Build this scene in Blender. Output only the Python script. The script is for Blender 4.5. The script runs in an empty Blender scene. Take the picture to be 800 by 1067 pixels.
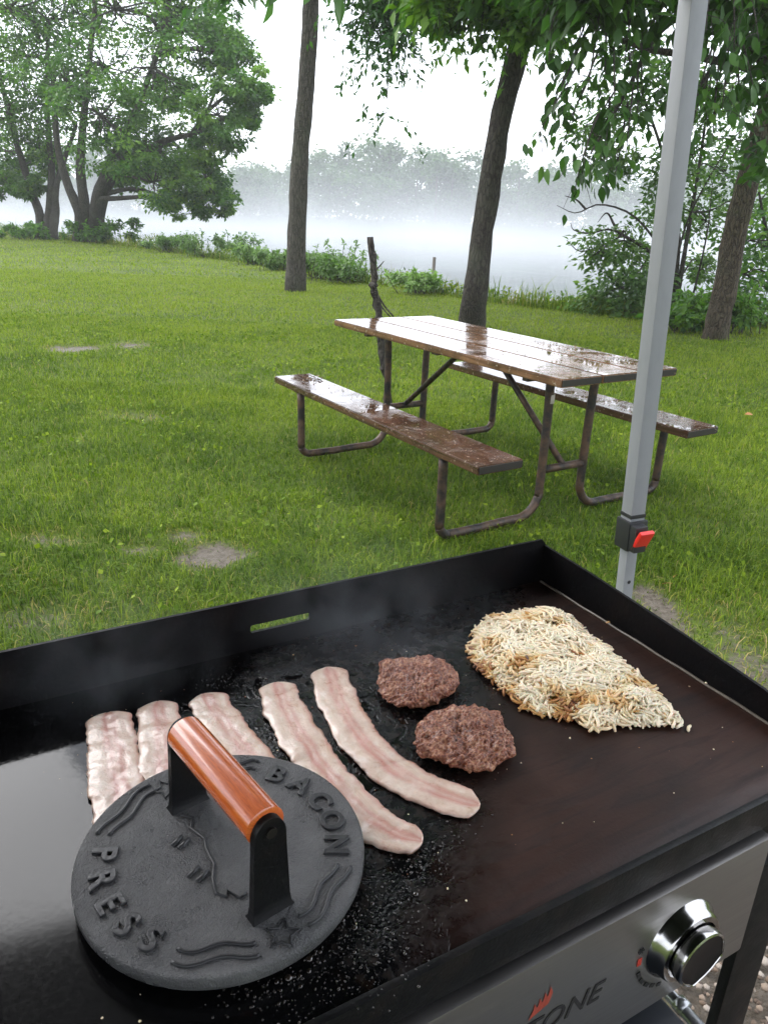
import bpy, bmesh, math, random
import numpy as np
from mathutils import Vector, Matrix
R_ = math.radians
scene = bpy.context.scene
COL = scene.collection

# ---------------------------------------------------------------- camera
CAM_H, F_PX, PITCH, ROLL = 1.33, 788.0, 0.371, 0.040
cam_d = bpy.data.cameras.new('camera'); cam = bpy.data.objects.new('camera', cam_d); COL.objects.link(cam)
cam_d.sensor_fit = 'VERTICAL'; cam_d.angle_y = 2*math.atan(533.5/F_PX)
cam_d.clip_start = 0.02; cam_d.clip_end = 3000
_cp, _sp, _cr, _sr = math.cos(PITCH), math.sin(PITCH), math.cos(ROLL), math.sin(ROLL)
_f = Vector((0, _cp, -_sp)); _u0 = Vector((0, _sp, _cp)); _r0 = Vector((1, 0, 0))
_r = _r0*_cr + _u0*_sr; _u = -_r0*_sr + _u0*_cr
cam.matrix_world = Matrix(((_r.x, _u.x, -_f.x, 0), (_r.y, _u.y, -_f.y, 0), (_r.z, _u.z, -_f.z, CAM_H), (0, 0, 0, 1)))
scene.camera = cam

# ---------------------------------------------------------------- sky, sun, exposure
SUN_EL, SUN_AZ = R_(42), R_(-58)          # azimuth from +Y towards +X
world = bpy.data.worlds.new('World'); scene.world = world; world.use_nodes = True
wn, wl = world.node_tree.nodes, world.node_tree.links
wn.clear()
sky = wn.new('ShaderNodeTexSky'); sky.sky_type = 'NISHITA'; sky.sun_disc = False
sky.sun_elevation = SUN_EL; sky.sun_rotation = SUN_AZ; sky.dust_density = 4.0; sky.air_density = 1.0
over = wn.new('ShaderNodeMixRGB'); over.inputs[0].default_value = 0.88
over.inputs[2].default_value = (9.2, 9.7, 10.7, 1)    # even white overcast in front of the clear sky
bg = wn.new('ShaderNodeBackground'); bg.inputs[1].default_value = 0.13
wo = wn.new('ShaderNodeOutputWorld')
wl.new(sky.outputs[0], over.inputs[1]); wl.new(over.outputs[0], bg.inputs[0]); wl.new(bg.outputs[0], wo.inputs[0])
sun_d = bpy.data.lights.new('sun', 'SUN'); sun_d.energy = 1.3; sun_d.angle = R_(50); sun_d.color = (1, .98, .96)
sun = bpy.data.objects.new('sun', sun_d); COL.objects.link(sun)
_sd = Vector((math.sin(SUN_AZ)*math.cos(SUN_EL), math.cos(SUN_AZ)*math.cos(SUN_EL), math.sin(SUN_EL)))
sun.rotation_euler = _sd.to_track_quat('Z', 'Y').to_euler()
vs = scene.view_settings
scene.display_settings.display_device = 'sRGB'
vs.view_transform = 'Standard'; vs.look = 'None'; vs.exposure = 1.36; vs.gamma = 1.0; vs.use_curve_mapping = False
cy = scene.cycles
cy.use_denoising = True; cy.max_bounces = 8; cy.diffuse_bounces = 3; cy.glossy_bounces = 4
cy.transmission_bounces = 4; cy.transparent_max_bounces = 8; cy.volume_bounces = 4
cy.use_adaptive_sampling = True; cy.adaptive_threshold = 0.015; cy.volume_step_rate = 1.0; cy.volume_max_steps = 128
cy.sample_clamp_indirect = 6.0

# ---------------------------------------------------------------- measuring helpers
def ray(px, py):
    X, Y = px-400.0, py-533.5
    X, Y = _cr*X+_sr*Y, -_sr*X+_cr*Y
    a, u = X/F_PX, -Y/F_PX
    return np.array([a, _cp+u*_sp, -_sp+u*_cp])
CAMP = np.array([0, 0, CAM_H])
def G(px, py, z=0.0):            # the point of the level plane z that is seen there
    r = ray(px, py); return CAMP + r*((z-CAM_H)/r[2])
def D(px, py, Y):                # the point at distance Y
    r = ray(px, py); return CAMP + r*(Y/r[1])

# ---------------------------------------------------------------- object helpers
def tag(o, label=None, cat=None, group=None, kind=None):
    if label: o['label'] = label
    if cat: o['category'] = cat
    if group: o['group'] = group
    if kind: o['kind'] = kind
    return o
def thing(name, loc, label, cat, group=None):
    o = bpy.data.objects.new(name, None); COL.objects.link(o)
    o.location = tuple(float(c) for c in loc); o.empty_display_size = .1
    return tag(o, label, cat, group)
def root_loc(p):
    while p.parent: p = p.parent
    return np.array(p.location)
class MB:
    """collects pieces in world coordinates, links them as one mesh"""
    def __init__(s): s.v, s.f, s.n, s.c, s.uv = [], [], 0, [], []
    def add(s, v, f, c=None, uv=None):
        v = np.asarray(v, float)
        s.v.append(v)
        f = np.asarray(f, np.int64) if not isinstance(f, list) else f
        if isinstance(f, np.ndarray): s.f.append(f+s.n)
        else: s.f.append([[i+s.n for i in q] for q in f])
        cc = np.zeros((len(v), 3)) if c is None else np.broadcast_to(np.asarray(c, float).reshape(-1, 3) if np.ndim(c) else np.full((1, 3), c), (len(v), 3))
        s.c.append(cc)
        s.uv.append(np.zeros((len(v), 2)) if uv is None else np.asarray(uv, float))
        s.n += len(v); return s
    def box(s, c, size, rot=None, bev=0.0, c3=None):
        bm = bmesh.new(); bmesh.ops.create_cube(bm, size=1)
        for w in bm.verts: w.co = Vector((w.co.x*size[0], w.co.y*size[1], w.co.z*size[2]))
        if bev: bmesh.ops.bevel(bm, geom=list(bm.edges), offset=bev, segments=2, affect='EDGES', profile=.7)
        s.bm(bm, rot, c, c3); return s
    def bm(s, bm, rot=None, loc=(0, 0, 0), c3=None):
        M = np.eye(3) if rot is None else np.asarray(rot)
        bm.verts.index_update()
        v = np.array([w.co for w in bm.verts]) @ M.T + np.asarray(loc)
        s.add(v, [[w.index for w in f.verts] for f in bm.faces], c3); bm.free(); return s
    def tube(s, path, rad, n=10, cap=True, c3=None, jit=0.0, rng=None):
        P = np.asarray(path, float); m = len(P)
        r = np.full(m, rad, float) if np.ndim(rad) == 0 else np.asarray(rad, float)
        T = np.gradient(P, axis=0); T /= np.linalg.norm(T, axis=1)[:, None]+1e-12
        a = np.array([0, 0, 1.0]) if abs(T[0][2]) < .9 else np.array([1.0, 0, 0])
        u = np.cross(T[0], a); u /= np.linalg.norm(u)
        V = []
        an = np.linspace(0, 2*np.pi, n, endpoint=False)
        for i in range(m):
            u = u-T[i]*(u@T[i]); u /= np.linalg.norm(u); w = np.cross(T[i], u)
            rr = r[i]*(1+(rng.normal(0, jit, n) if jit and rng is not None else 0*an))
            V.append(P[i]+np.outer(np.cos(an)*rr, u)+np.outer(np.sin(an)*rr, w))
        V = np.concatenate(V); F = []
        for i in range(m-1):
            for j in range(n):
                k = (j+1) % n
                F.append([i*n+j, i*n+k, (i+1)*n+k, (i+1)*n+j])
        if cap: F.append(list(range(n))[::-1]); F.append([(m-1)*n+j for j in range(n)])
        s.add(V, F, c3); return s
    def build(s, name, mat, parent=None, smooth=False, loc=None, uvs=False, autosmooth=None):
        V = np.concatenate(s.v)
        off = root_loc(parent) if parent is not None else (np.zeros(3) if loc is None else np.asarray(loc, float))
        V = V-off
        me = bpy.data.meshes.new(name)
        arr = all(isinstance(f, np.ndarray) for f in s.f)
        if arr and len({f.shape[1] for f in s.f}) == 1:
            F = np.concatenate(s.f); k = F.shape[1]
            me.vertices.add(len(V)); me.vertices.foreach_set('co', V.astype(np.float32).ravel())
            me.loops.add(F.size); me.loops.foreach_set('vertex_index', F.astype(np.int32).ravel())
            me.polygons.add(len(F)); me.polygons.foreach_set('loop_start', np.arange(0, F.size, k, dtype=np.int32))
            me.update(calc_edges=True)
        else:
            F = []
            for f in s.f: F += [list(map(int, q)) for q in f]
            me.from_pydata(V.tolist(), [], F); me.update()
        C = np.concatenate(s.c)
        if C.any():
            at = me.attributes.new('tint', 'FLOAT_VECTOR', 'POINT'); at.data.foreach_set('vector', C.astype(np.float32).ravel())
        if uvs:
            U = np.concatenate(s.uv); uvl = me.uv_layers.new(name='uv')
            li = np.zeros(len(me.loops), np.int32); me.loops.foreach_get('vertex_index', li)
            uvl.data.foreach_set('uv', U[li].astype(np.float32).ravel())
        if smooth: me.polygons.foreach_set('use_smooth', np.ones(len(me.polygons), bool))
        if autosmooth is not None:
            me.polygons.foreach_set('use_smooth', np.ones(len(me.polygons), bool))
            try: me.set_sharp_from_angle(angle=R_(autosmooth))
            except Exception: pass
        for m in (mat if isinstance(mat, (list, tuple)) else [mat]): me.materials.append(m)
        o = bpy.data.objects.new(name, me); COL.objects.link(o)
        if parent is not None: o.parent = parent
        else: o.location = tuple(off)
        return o

# ---------------------------------------------------------------- material helpers
class Mat:
    def __init__(s, name, base=(.5, .5, .5), rough=.5, metal=0.0, spec=.5, **kw):
        s.m = bpy.data.materials.new(name); s.m.use_nodes = True
        s.t = s.m.node_tree; s.b = s.t.nodes['Principled BSDF']; s.out = s.t.nodes['Material Output']
        s.b.inputs['Base Color'].default_value = (*base, 1); s.b.inputs['Roughness'].default_value = rough
        s.b.inputs['Metallic'].default_value = metal; s.b.inputs['Specular IOR Level'].default_value = spec
        for k, v in kw.items(): s.b.inputs[k.replace('_', ' ')].default_value = v
    def n(s, typ, **ins):
        x = s.t.nodes.new('ShaderNode'+typ)
        for k, v in ins.items():
            if hasattr(v, 'is_output'): s.t.links.new(v, x.inputs[k.replace('_', ' ')])
            else: x.inputs[k.replace('_', ' ')].default_value = v
        return x
    def link(s, a, b): s.t.links.new(a, b)
    def coord(s, kind='Object', scale=(1, 1, 1)):
        c = s.t.nodes.new('ShaderNodeTexCoord'); mp = s.t.nodes.new('ShaderNodeMapping')
        mp.inputs['Scale'].default_value = scale; s.link(c.outputs[kind], mp.inputs['Vector']); return mp.outputs[0]
    def noise(s, vec, scale, detail=4, rough=.55, dist=0.0):
        x = s.n('TexNoise', Vector=vec, Scale=scale, Detail=detail, Roughness=rough, Distortion=dist); return x.outputs['Fac']
    def ramp(s, fac, stops):
        x = s.t.nodes.new('ShaderNodeValToRGB'); s.link(fac, x.inputs[0]); e = x.color_ramp.elements
        while len(e) < len(stops): e.new(.5)
        for k, (p, c) in enumerate(stops):
            e[k].position = p; e[k].color = (*c, 1) if hasattr(c, '__len__') else (c, c, c, 1)
        return x.outputs[0]
    def mix(s, fac, a, b, mode='MIX'):
        x = s.t.nodes.new('ShaderNodeMixRGB'); x.blend_type = mode
        for k, v in enumerate((fac, a, b)):
            if hasattr(v, 'is_output'): s.link(v, x.inputs[k])
            elif hasattr(v, '__len__'): x.inputs[k].default_value = (*v, 1)
            else: x.inputs[k].default_value = v if k == 0 else (v, v, v, 1)
        return x.outputs[0]
    def math(s, op, a, b=0.0, c=None):
        x = s.t.nodes.new('ShaderNodeMath'); x.operation = op
        for k, v in enumerate((a, b) if c is None else (a, b, c)):
            if hasattr(v, 'is_output'): s.link(v, x.inputs[k])
            else: x.inputs[k].default_value = v
        return x.outputs[0]
    def bump(s, h, dist=.002, strength=1.0):
        x = s.n('Bump', Height=h, Distance=dist, Strength=strength); s.link(x.outputs[0], s.b.inputs['Normal']); return x
    def attr(s, name='tint'):
        x = s.t.nodes.new('ShaderNodeAttribute'); x.attribute_name = name
        sp = s.t.nodes.new('ShaderNodeSeparateXYZ'); s.link(x.outputs['Vector'], sp.inputs[0]); return sp.outputs
    def set(s, k, v):
        if hasattr(v, 'is_output'): s.link(v, s.b.inputs[k])
        else: s.b.inputs[k].default_value = v
        return s

def leaf_mat(name, dark, mid, light, trans=.35, rough=.45, spec=.35):
    a = Mat(name, mid, rough, spec=spec); t = a.attr()
    c = a.ramp(t[0], [(0, dark), (.5, mid), (1, light)]); a.set('Base Color', c)
    tr = a.n('BsdfTranslucent'); a.link(a.mix(1.0, c, (1.0, 1.25, .55), 'MULTIPLY'), tr.inputs[0])
    mx = a.t.nodes.new('ShaderNodeMixShader'); mx.inputs[0].default_value = trans
    a.link(a.b.outputs[0], mx.inputs[1]); a.link(tr.outputs[0], mx.inputs[2]); a.link(mx.outputs[0], a.out.inputs[0])
    return a.m
def bark_mat(name, c1, c2, sc=9.0):
    a = Mat(name, c1, .9, spec=.2); v = a.coord(scale=(1, 1, .20)); o = a.coord()
    warp = a.n('TexNoise', Vector=o, Scale=7.0, Detail=3.0); vv = a.t.nodes.new('ShaderNodeVectorMath'); vv.operation = 'MULTIPLY_ADD'; a.link(warp.outputs['Color'], vv.inputs[0]); vv.inputs[1].default_value = (.09, .09, .09); a.link(v, vv.inputs[2])
    n1 = a.noise(v, sc*5, 6, .7, .8); n2 = a.noise(o, 2.2, 4); n3 = a.noise(o, 70, 4, .7)
    vo = a.n('TexVoronoi', Vector=vv.outputs[0], Scale=sc*3.0); vo.feature = 'DISTANCE_TO_EDGE'
    h = a.math('ADD', a.math('MULTIPLY', a.math('MINIMUM', vo.outputs['Distance'], .22), 2.6), a.math('MULTIPLY', n1, .6))
    col = a.mix(a.ramp(h, [(.22, 0), (.85, 1)]), c2, c1); col = a.mix(a.ramp(n3, [(.4, 0), (.75, .6)]), col, tuple(x*1.5 for x in c1))
    col = a.mix(a.ramp(n2, [(.5, 0), (.75, .35)]), col, (.10, .115, .075))
    a.set('Base Color', col); a.bump(a.math('ADD', h, a.math('MULTIPLY', n3, .3)), .03, 1.0); return a.m

LEAF_DARK = leaf_mat('leaf_dark', (.022, .060, .011), (.050, .122, .018), (.095, .195, .028), .48)
LEAF_MID = leaf_mat('leaf_mid', (.026, .074, .014), (.068, .160, .022), (.165, .285, .032), .45)
LEAF_ASH = leaf_mat('leaf_ash', (.020, .056, .018), (.042, .105, .028), (.080, .165, .040), .40)
LEAF_WILLOW = leaf_mat('leaf_small', (.034, .078, .020), (.080, .155, .038), (.155, .245, .06), .45)
LEAF_BUSH = leaf_mat('leaf_bush', (.045, .095, .024), (.110, .195, .048), (.22, .33, .10), .36)
LEAF_FAR = leaf_mat('leaf_far', (.020, .052, .016), (.045, .100, .026), (.085, .155, .040), .25)
BARK = bark_mat('bark_grey', (.085, .076, .062), (.018, .016, .014))
BARK_DARK = bark_mat('bark_dark', (.058, .050, .041), (.010, .009, .008))
BARK_BROWN = bark_mat('bark_brown', (.080, .064, .045), (.016, .013, .010))

# ---------------------------------------------------------------- ground, river, far bank
EDGE = np.array([(-400, 420), (-60, 72), (-17.1, 35.6), (-10.5, 29.8), (-4.2, 22.2), (-1.2, 17.4), (.55, 15.4), (1.7, 13.6), (3.9, 11.9), (8, 10.6), (20, 7.5), (60, -10), (400, -160)])
def edge_y(x): return np.interp(x, EDGE[:, 0], EDGE[:, 1])
def far_y(x): return 138-.25*x+6*np.sin(x*.05)
WATER_Z = -1.25
_rng = np.random.default_rng(5)
def vnoise(x, y, sc, seed=0):        # smooth value noise
    r = np.random.default_rng(seed); tab = r.random((64, 64))
    X, Y = np.asarray(x)*sc+1000, np.asarray(y)*sc+1000
    i, j = np.floor(X).astype(int), np.floor(Y).astype(int); fx, fy = X-i, Y-j
    fx, fy = fx*fx*(3-2*fx), fy*fy*(3-2*fy); t = lambda a, b: tab[a % 64, b % 64]
    return (t(i, j)*(1-fx)+t(i+1, j)*fx)*(1-fy)+(t(i, j+1)*(1-fx)+t(i+1, j+1)*fx)*fy
def ground_h(x, y):
    e = (y-edge_y(x))*.72
    s = np.clip(e/5.0, 0, 1); h = -2.6*s*s*(3-2*s)
    f = np.clip((y-far_y(x)+6)/12, 0, 1); h = h+f*f*(3-2*f)*3.4
    lawn = np.clip(-e/2, 0, 1)
    return h+lawn*(.035*(vnoise(x, y, .35, 3)-.5)+.02*(vnoise(x, y, 1.3, 4)-.5))
BARE = [(-.71, 2.86, .15, .12, 1.05), (-1.0, 2.88, .10, .06, .6), (-.86, 3.04, .09, .06, .55), (-3.12, 7.50, .26, .24, .85), (-2.66, 7.83, .22, .22, .7), (1.05, 2.5, .11, .30, .8), (1.25, 2.15, .14, .3, .55), (-1.42, 2.93, .20, .08, .5),
        (-1.15, 2.26, .26, .10, .45), (-1.7, 5.0, .25, .16, .4), (.45, 2.2, .5, .12, .4), (-.3, 2.1, .6, .14, .4), (1.5, .85, 1.5, .62, 1.1), (.9, .3, 1.5, .5, 1.1)]
def bare(x, y):
    b = np.zeros(np.shape(x))
    for cx, cy_, rx, ry, k in BARE:
        d = np.hypot((x-cx)/rx, (y-cy_)/ry)+.6*(vnoise(x, y, 9, 8)-.5)+.5*(vnoise(x, y, 23, 9)-.5)
        b = np.maximum(b, k*np.clip(1.35-d, 0, 1))
    return np.clip(b, 0, 1)
def axis(parts): return np.unique(np.round(np.concatenate([np.arange(a, b, s) for a, b, s in parts]), 4))
gx = axis([(-340, -60, 20), (-60, -20, 2.5), (-20, -4, .5), (-4, 4, .06), (4, 14, .4), (14, 60, 2.5), (60, 341, 20)])
gy = axis([(-340, -20, 20), (-20, 0, 2), (0, 1.2, .2), (1.2, 9, .06), (9, 42, .4), (42, 110, 4), (110, 180, 4), (180, 341, 20)])
XX, YY = np.meshgrid(gx, gy); ZZ = ground_h(XX, YY)
nb = bare(XX, YY); ZZ -= nb*.012
nx, ny = len(gx), len(gy); idx = np.arange(nx*ny).reshape(ny, nx)
quads = np.stack([idx[:-1, :-1], idx[:-1, 1:], idx[1:, 1:], idx[1:, :-1]], -1).reshape(-1, 4)
gm = Mat('lawn_soil', (.06, .09, .025), .95, spec=.15)
t = gm.attr(); v = gm.coord()
n1 = gm.noise(v, .8, 5); n2 = gm.noise(v, 28, 6, .7); n3 = gm.noise(v, 140, 3, .6)
green = gm.mix(gm.ramp(n1, [(.35, 0), (.68, 1)]), (.065, .098, .016), (.115, .150, .022))
green = gm.mix(gm.ramp(n2, [(.35, 0), (.7, .7)]), green, (.035, .045, .014))
soil = gm.mix(n2, (.075, .060, .045), (.17, .150, .125)); soil = gm.mix(gm.ramp(n3, [(.4, 0), (.7, .7)]), soil, (.11, .085, .06))
soil = gm.mix(gm.ramp(gm.noise(v, 45, 5, .7), [(.45, 0), (.62, .8)]), soil, (.055, .043, .03)); col = gm.mix(gm.ramp(gm.math('ADD', t[0], gm.math('MULTIPLY', gm.math('SUBTRACT', n2, .5), .9)), [(.25, 0), (.6, 1)]), green, soil); gm.set('Base Color', col); gm.set('Roughness', gm.mix(gm.ramp(t[0], [(.45, 0), (.8, 1)]), .95, .32)); gm.bump(gm.math('ADD', n2, gm.math('MULTIPLY', n3, .4)), .012)
MB().add(np.stack([XX, YY, ZZ], -1).reshape(-1, 3), quads, np.stack([nb, nb, nb+1e-4], -1).reshape(-1, 3)).build('lawn', gm.m, smooth=True)['kind'] = 'structure'

wm = Mat('river_water', (.03, .045, .04), .06, spec=.5, IOR=1.33); v = wm.coord(scale=(1, .5, 1))
wm.bump(wm.math('ADD', wm.noise(v, 1.4, 4, .6), wm.math('MULTIPLY', wm.noise(v, .25, 2), 2)), .02, .5)
o = MB().add([(-338, -200, WATER_Z), (338, -200, WATER_Z), (338, 300, WATER_Z), (-338, 300, WATER_Z)], [[0, 1, 2, 3]]).build('river', wm.m); o['kind'] = 'structure'
# low sandy spit
sb = MB(); an = np.linspace(0, 2*np.pi, 40, endpoint=False); rows = []
for k, (s_, z_) in enumerate([(1.0, -.12), (.8, .05), (.4, .12), (.02, .13)]):
    rows.append(np.stack([6.2+5.4*s_*np.cos(an)*(1+.12*np.sin(3*an)), 27.3+.9*s_*np.sin(an)*(1+.2*np.cos(2*an))-.10*(5.4*s_*np.cos(an)), np.full(40, WATER_Z+z_)], 1))
V = np.concatenate(rows); Fq = [[r*40+j, r*40+(j+1) % 40, (r+1)*40+(j+1) % 40, (r+1)*40+j] for r in range(3) for j in range(40)]+[[120+j for j in range(40)]]
sm = Mat('wet_sand', (.16, .15, .13), .8); sm.set('Base Color', sm.mix(sm.noise(sm.coord(), 6, 5), (.10, .095, .08), (.22, .2, .17)))
sb.add(V, Fq).build('sandbar', sm.m, smooth=True)['kind'] = 'structure'

# ---------------------------------------------------------------- leaves and trees
def norm(a): return a/(np.linalg.norm(a, axis=-1, keepdims=True)+1e-9)
def leaf_quads(P, size, rng, aspect=.5, droop=.5, tint=None, dirs=None):
    """folded pointed leaves: base, two sides, tip (4 verts, 2 tris sharing the midrib)"""
    n = len(P); size = np.broadcast_to(size, (n,))*rng.uniform(.65, 1.25, n)
    d = rng.normal(size=(n, 3)) if dirs is None else dirs+rng.normal(size=(n, 3))*.45
    d[:, 2] -= droop; d = norm(d)
    up = rng.normal(size=(n, 3))*.7+np.array([0, 0, 1.0]); s = norm(np.cross(d, up)); nn = norm(np.cross(s, d))
    L = size[:, None]; W = L*aspect*.5
    b = P; tip = P+d*L-nn*L*.10
    m = P+d*L*.42
    l = m+s*W+nn*L*.06; r = m-s*W+nn*L*.06
    V = np.stack([b, l, tip, r], 1).reshape(-1, 3)
    i = np.arange(n)*4
    Fc = np.concatenate([np.stack([i, i+2, i+1], 1), np.stack([i, i+3, i+2], 1)])
    if tint is None: tint = rng.uniform(0, 1, n)
    T = np.repeat(np.clip(tint, 0.001, 1), 4); return V, Fc, np.stack([T, T, T], 1)
def big_leaves(P, size, rng, aspect=.5, droop=.6, tint=None, dirs=None):
    """eight-vertex leaf with a curved midrib and pointed tip for leaves seen close"""
    n = len(P); size = np.broadcast_to(size, (n,))*rng.uniform(.7, 1.2, n)
    d = rng.normal(size=(n, 3)) if dirs is None else dirs+rng.normal(size=(n, 3))*.4
    d[:, 2] -= droop; d = norm(d)
    up = rng.normal(size=(n, 3))*.6+np.array([0, 0, 1.0]); s = norm(np.cross(d, up)); nn = norm(np.cross(s, d))
    L = size[:, None]; W = L*aspect*.5; rows = []
    for tt, ww in ((0, 0), (.22, .72), (.48, 1.0), (.76, .55), (1.0, 0)):
        c = P+d*L*tt-nn*L*.22*tt*tt
        if ww == 0: rows.append([c])
        else: rows.append([c+s*W*ww+nn*L*.07*ww, c, c-s*W*ww+nn*L*.07*ww])
    V = np.stack([x for r_ in rows for x in r_], 1); k = V.shape[1]   # 11 verts
    fs = [(0, 2, 1), (0, 3, 2), (1, 2, 5), (1, 5, 4), (2, 3, 6), (2, 6, 5), (4, 5, 8), (4, 8, 7), (5, 6, 9), (5, 9, 8), (7, 8, 10), (8, 9, 10)]
    i = np.arange(n)[:, None]*k
    Fc = np.concatenate([i+np.array(q)[None] for q in fs])
    if tint is None: tint = rng.uniform(0, 1, n)
    T = np.repeat(np.clip(tint, .001, 1), k); return V.reshape(-1, 3), Fc, np.stack([T, T, T], 1)
def bez(a, b, rng, n=7, wob=.08, sag=0.0):
    a, b = np.asarray(a, float), np.asarray(b, float); L = np.linalg.norm(b-a)
    t = np.linspace(0, 1, n)[:, None]; P = a+(b-a)*t
    w = rng.normal(0, wob*L, 3); w2 = rng.normal(0, wob*.5*L, 3)
    return P+w*np.sin(np.pi*t)+w2*np.sin(2*np.pi*t)+np.array([0, 0, sag*L])*np.sin(np.pi*t)
def blob_leaves(mb, blobs, rng, n_per, size, sub=.42, subs=14, aspect=.5, droop=.45, tint0=.45, big=False, flat=.7, twig=None, spread=1.0):
    for (c, r) in blobs:
        c = np.asarray(c, float); ns = max(3, int(subs*rng.uniform(.8, 1.2)))
        dirs = norm(rng.normal(size=(ns, 3))); rad = r*spread*rng.uniform(.25, 1.0, ns)**.6
        cs = c+dirs*rad[:, None]*np.array([1, 1, .8])
        lt = tint0+rng.normal(0, .24, ns)
        for q, tt in zip(cs, lt):
            m = int(n_per*rng.uniform(.6, 1.4)); sg = r*sub*rng.uniform(.7, 1.2)
            off = rng.normal(size=(m, 3))*sg*np.array([.62, .62, .62*flat]); P = q+off
            ti = tt+rng.normal(0, .12, m)
            V, Fc, T = (big_leaves if big else leaf_quads)(P, size, rng, aspect, droop, ti, dirs=norm(off)*np.array([1, 1, .4]))
            mb.add(V, Fc, T)
            if twig is not None: twig.tube(bez(c, q, rng, 4, .1), [max(.006, r*.02), max(.003, r*.005)], 4, False) if False else twig.tube(bez(c, q, rng, 4, .1), np.linspace(max(.008, r*.018), max(.003, r*.005), 4), 4, False)
def limbs(mb, starts, blobs, rng, r0, r1, sag=.08, n=8, seg=7):
    starts = np.asarray(starts, float)
    for (c, r) in blobs:
        c = np.asarray(c, float); dd = np.linalg.norm(starts[:, :3]-c, axis=1)+np.maximum(0, starts[:, 2]-c[2])*.8
        s = starts[np.argmin(dd)]; P = bez(s[:3], c, rng, seg, .05, sag)
        mb.tube(P, np.linspace(r0*rng.uniform(.7, 1.1), r1, seg), n, False)
def smooth_path(pts, n=24):
    pts = np.asarray(pts, float); t = np.linspace(0, len(pts)-1, n); out = np.zeros((n, pts.shape[1]))
    k = np.arange(len(pts))
    for d in range(pts.shape[1]):
        y = pts[:, d]; m = np.gradient(y); i = np.clip(t.astype(int), 0, len(pts)-2); u = t-i
        out[:, d] = (2*u**3-3*u**2+1)*y[i]+(u**3-2*u**2+u)*m[i]+(-2*u**3+3*u**2)*y[i+1]+(u**3-u**2)*m[i+1]
    return out
def trunk_tube(mb, pts, r_base, r_top, rng, n=14, flare=1.22, seg=30, twist=.05):
    P = smooth_path(pts, seg); t = np.linspace(0, 1, seg)
    r = r_base+(r_top-r_base)*t; r = r*(1+(flare-1)*np.exp(-t*seg*.55))
    P[0, 2] -= .12; mb.tube(P, r*(1+rng.normal(0, .025, seg)), n, True, jit=twist, rng=rng); return P
def spray(crown, twig, pts, rng, n, size, pairs=False, aspect=.42, droop=.7, tint0=.45, big=False, width=.25, r=.012, side=5):
    """a hanging branch with side twigs and leaves"""
    P = smooth_path(pts, 14); twig.tube(P, np.linspace(r, .003, 14), 5, False)
    for k in range(side):
        i = rng.integers(3, 13); q = P[i]; dv = norm(rng.normal(size=3)+np.array([0, 0, -.7])); Lt = width*rng.uniform(.7, 1.7)
        tw = smooth_path([q, q+dv*Lt*.5+np.array([0, 0, .05*Lt]), q+dv*Lt+np.array([0, 0, -.25*Lt])], 9); twig.tube(tw, np.linspace(r*.35, .002, 9), 4, False)
        m = max(3, n//side); tt = np.clip(rng.random(m), 0, 1)*8; ii = np.clip(tt.astype(int), 0, 7); fr = (tt-ii)[:, None]
        C = tw[ii]*(1-fr)+tw[ii+1]*fr+rng.normal(size=(m, 3))*size*.25
        ax = norm(tw[-1]-tw[0]); sd = norm(np.cross(ax, [0, 0, 1.0])+1e-6); sg = rng.choice([-1, 1], m)[:, None]
        dirs = ax*.6+sd*sg*.9
        V, Fc, T = (big_leaves if big else leaf_quads)(C, size, rng, aspect, droop, tint0+rng.normal(0, .18)+rng.normal(0, .12, m), dirs)
        crown.add(V, Fc, T)

def tree_thing(name, base, label, group=None): return thing(name, base, label, 'tree', group)
def rnd_blobs(rng, n, c, rad, rb, zmin):
    out = []
    while len(out) < n:
        d = norm(rng.normal(size=3))*rng.uniform(.25, 1.0)**.5; p = np.asarray(c)+d*np.asarray(rad); r = rng.uniform(*rb)
        if p[2]-r*.75 > zmin: out.append((p, r))
    return out

# --- straight grey trunk left of the table (far trunk)
rng = np.random.default_rng(11); YB = 14.4
b0 = G(308, 303); tr = MB(); cr = MB(); tw = MB()
root = tree_thing('lawn_tree', b0, 'tall slim grey trunk standing alone on the lawn left of the picnic table')
pts = [b0, D(309.5, 240, YB), D(313, 160, YB), D(320, 80, YB), D(324, 0, YB), D(326, -90, YB), D(334, -190, YB), D(338, -300, YB)]
P = trunk_tube(tr, pts, .168, .10, rng)
bl = rnd_blobs(rng, 22, P[-1]+np.array([0, 0, 1.0]), (3.9, 3.4, 3.0), (.9, 1.5), 5.6)
limbs(tr, P[18:], bl, rng, .06, .015)
blob_leaves(cr, bl, rng, 42, .22, subs=11, twig=tw)
for (a, m_, z, Y, n_) in [((380, -120), (402, -20), (408, 75), 12.4, 60), ((372, -110), (412, -40), (420, 40), 12.7, 60), ((384, -100), (404, 40), (402, 130), 12.5, 40),
                      ((376, -100), (392, 0), (394, 66), 12.2, 60), ((380, -90), (400, -30), (412, 100), 12.8, 40), ((372, -90), (386, -30), (388, 30), 12.3, 50), ((384, -100), (400, -20), (398, 20), 12.6, 50), ((356, -90), (366, -30), (368, 4), 12.6, 40), ((352, -90), (378, -40), (392, -4), 12.4, 50), ((390, -90), (408, -20), (404, 50), 12.2, 60)]:
    spray(cr, tw, [D(*a, Y), D(*m_, Y), D(*z, Y)], rng, n_*6, .125, aspect=.36, droop=.5, width=.50, side=15, tint0=.45)
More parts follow.
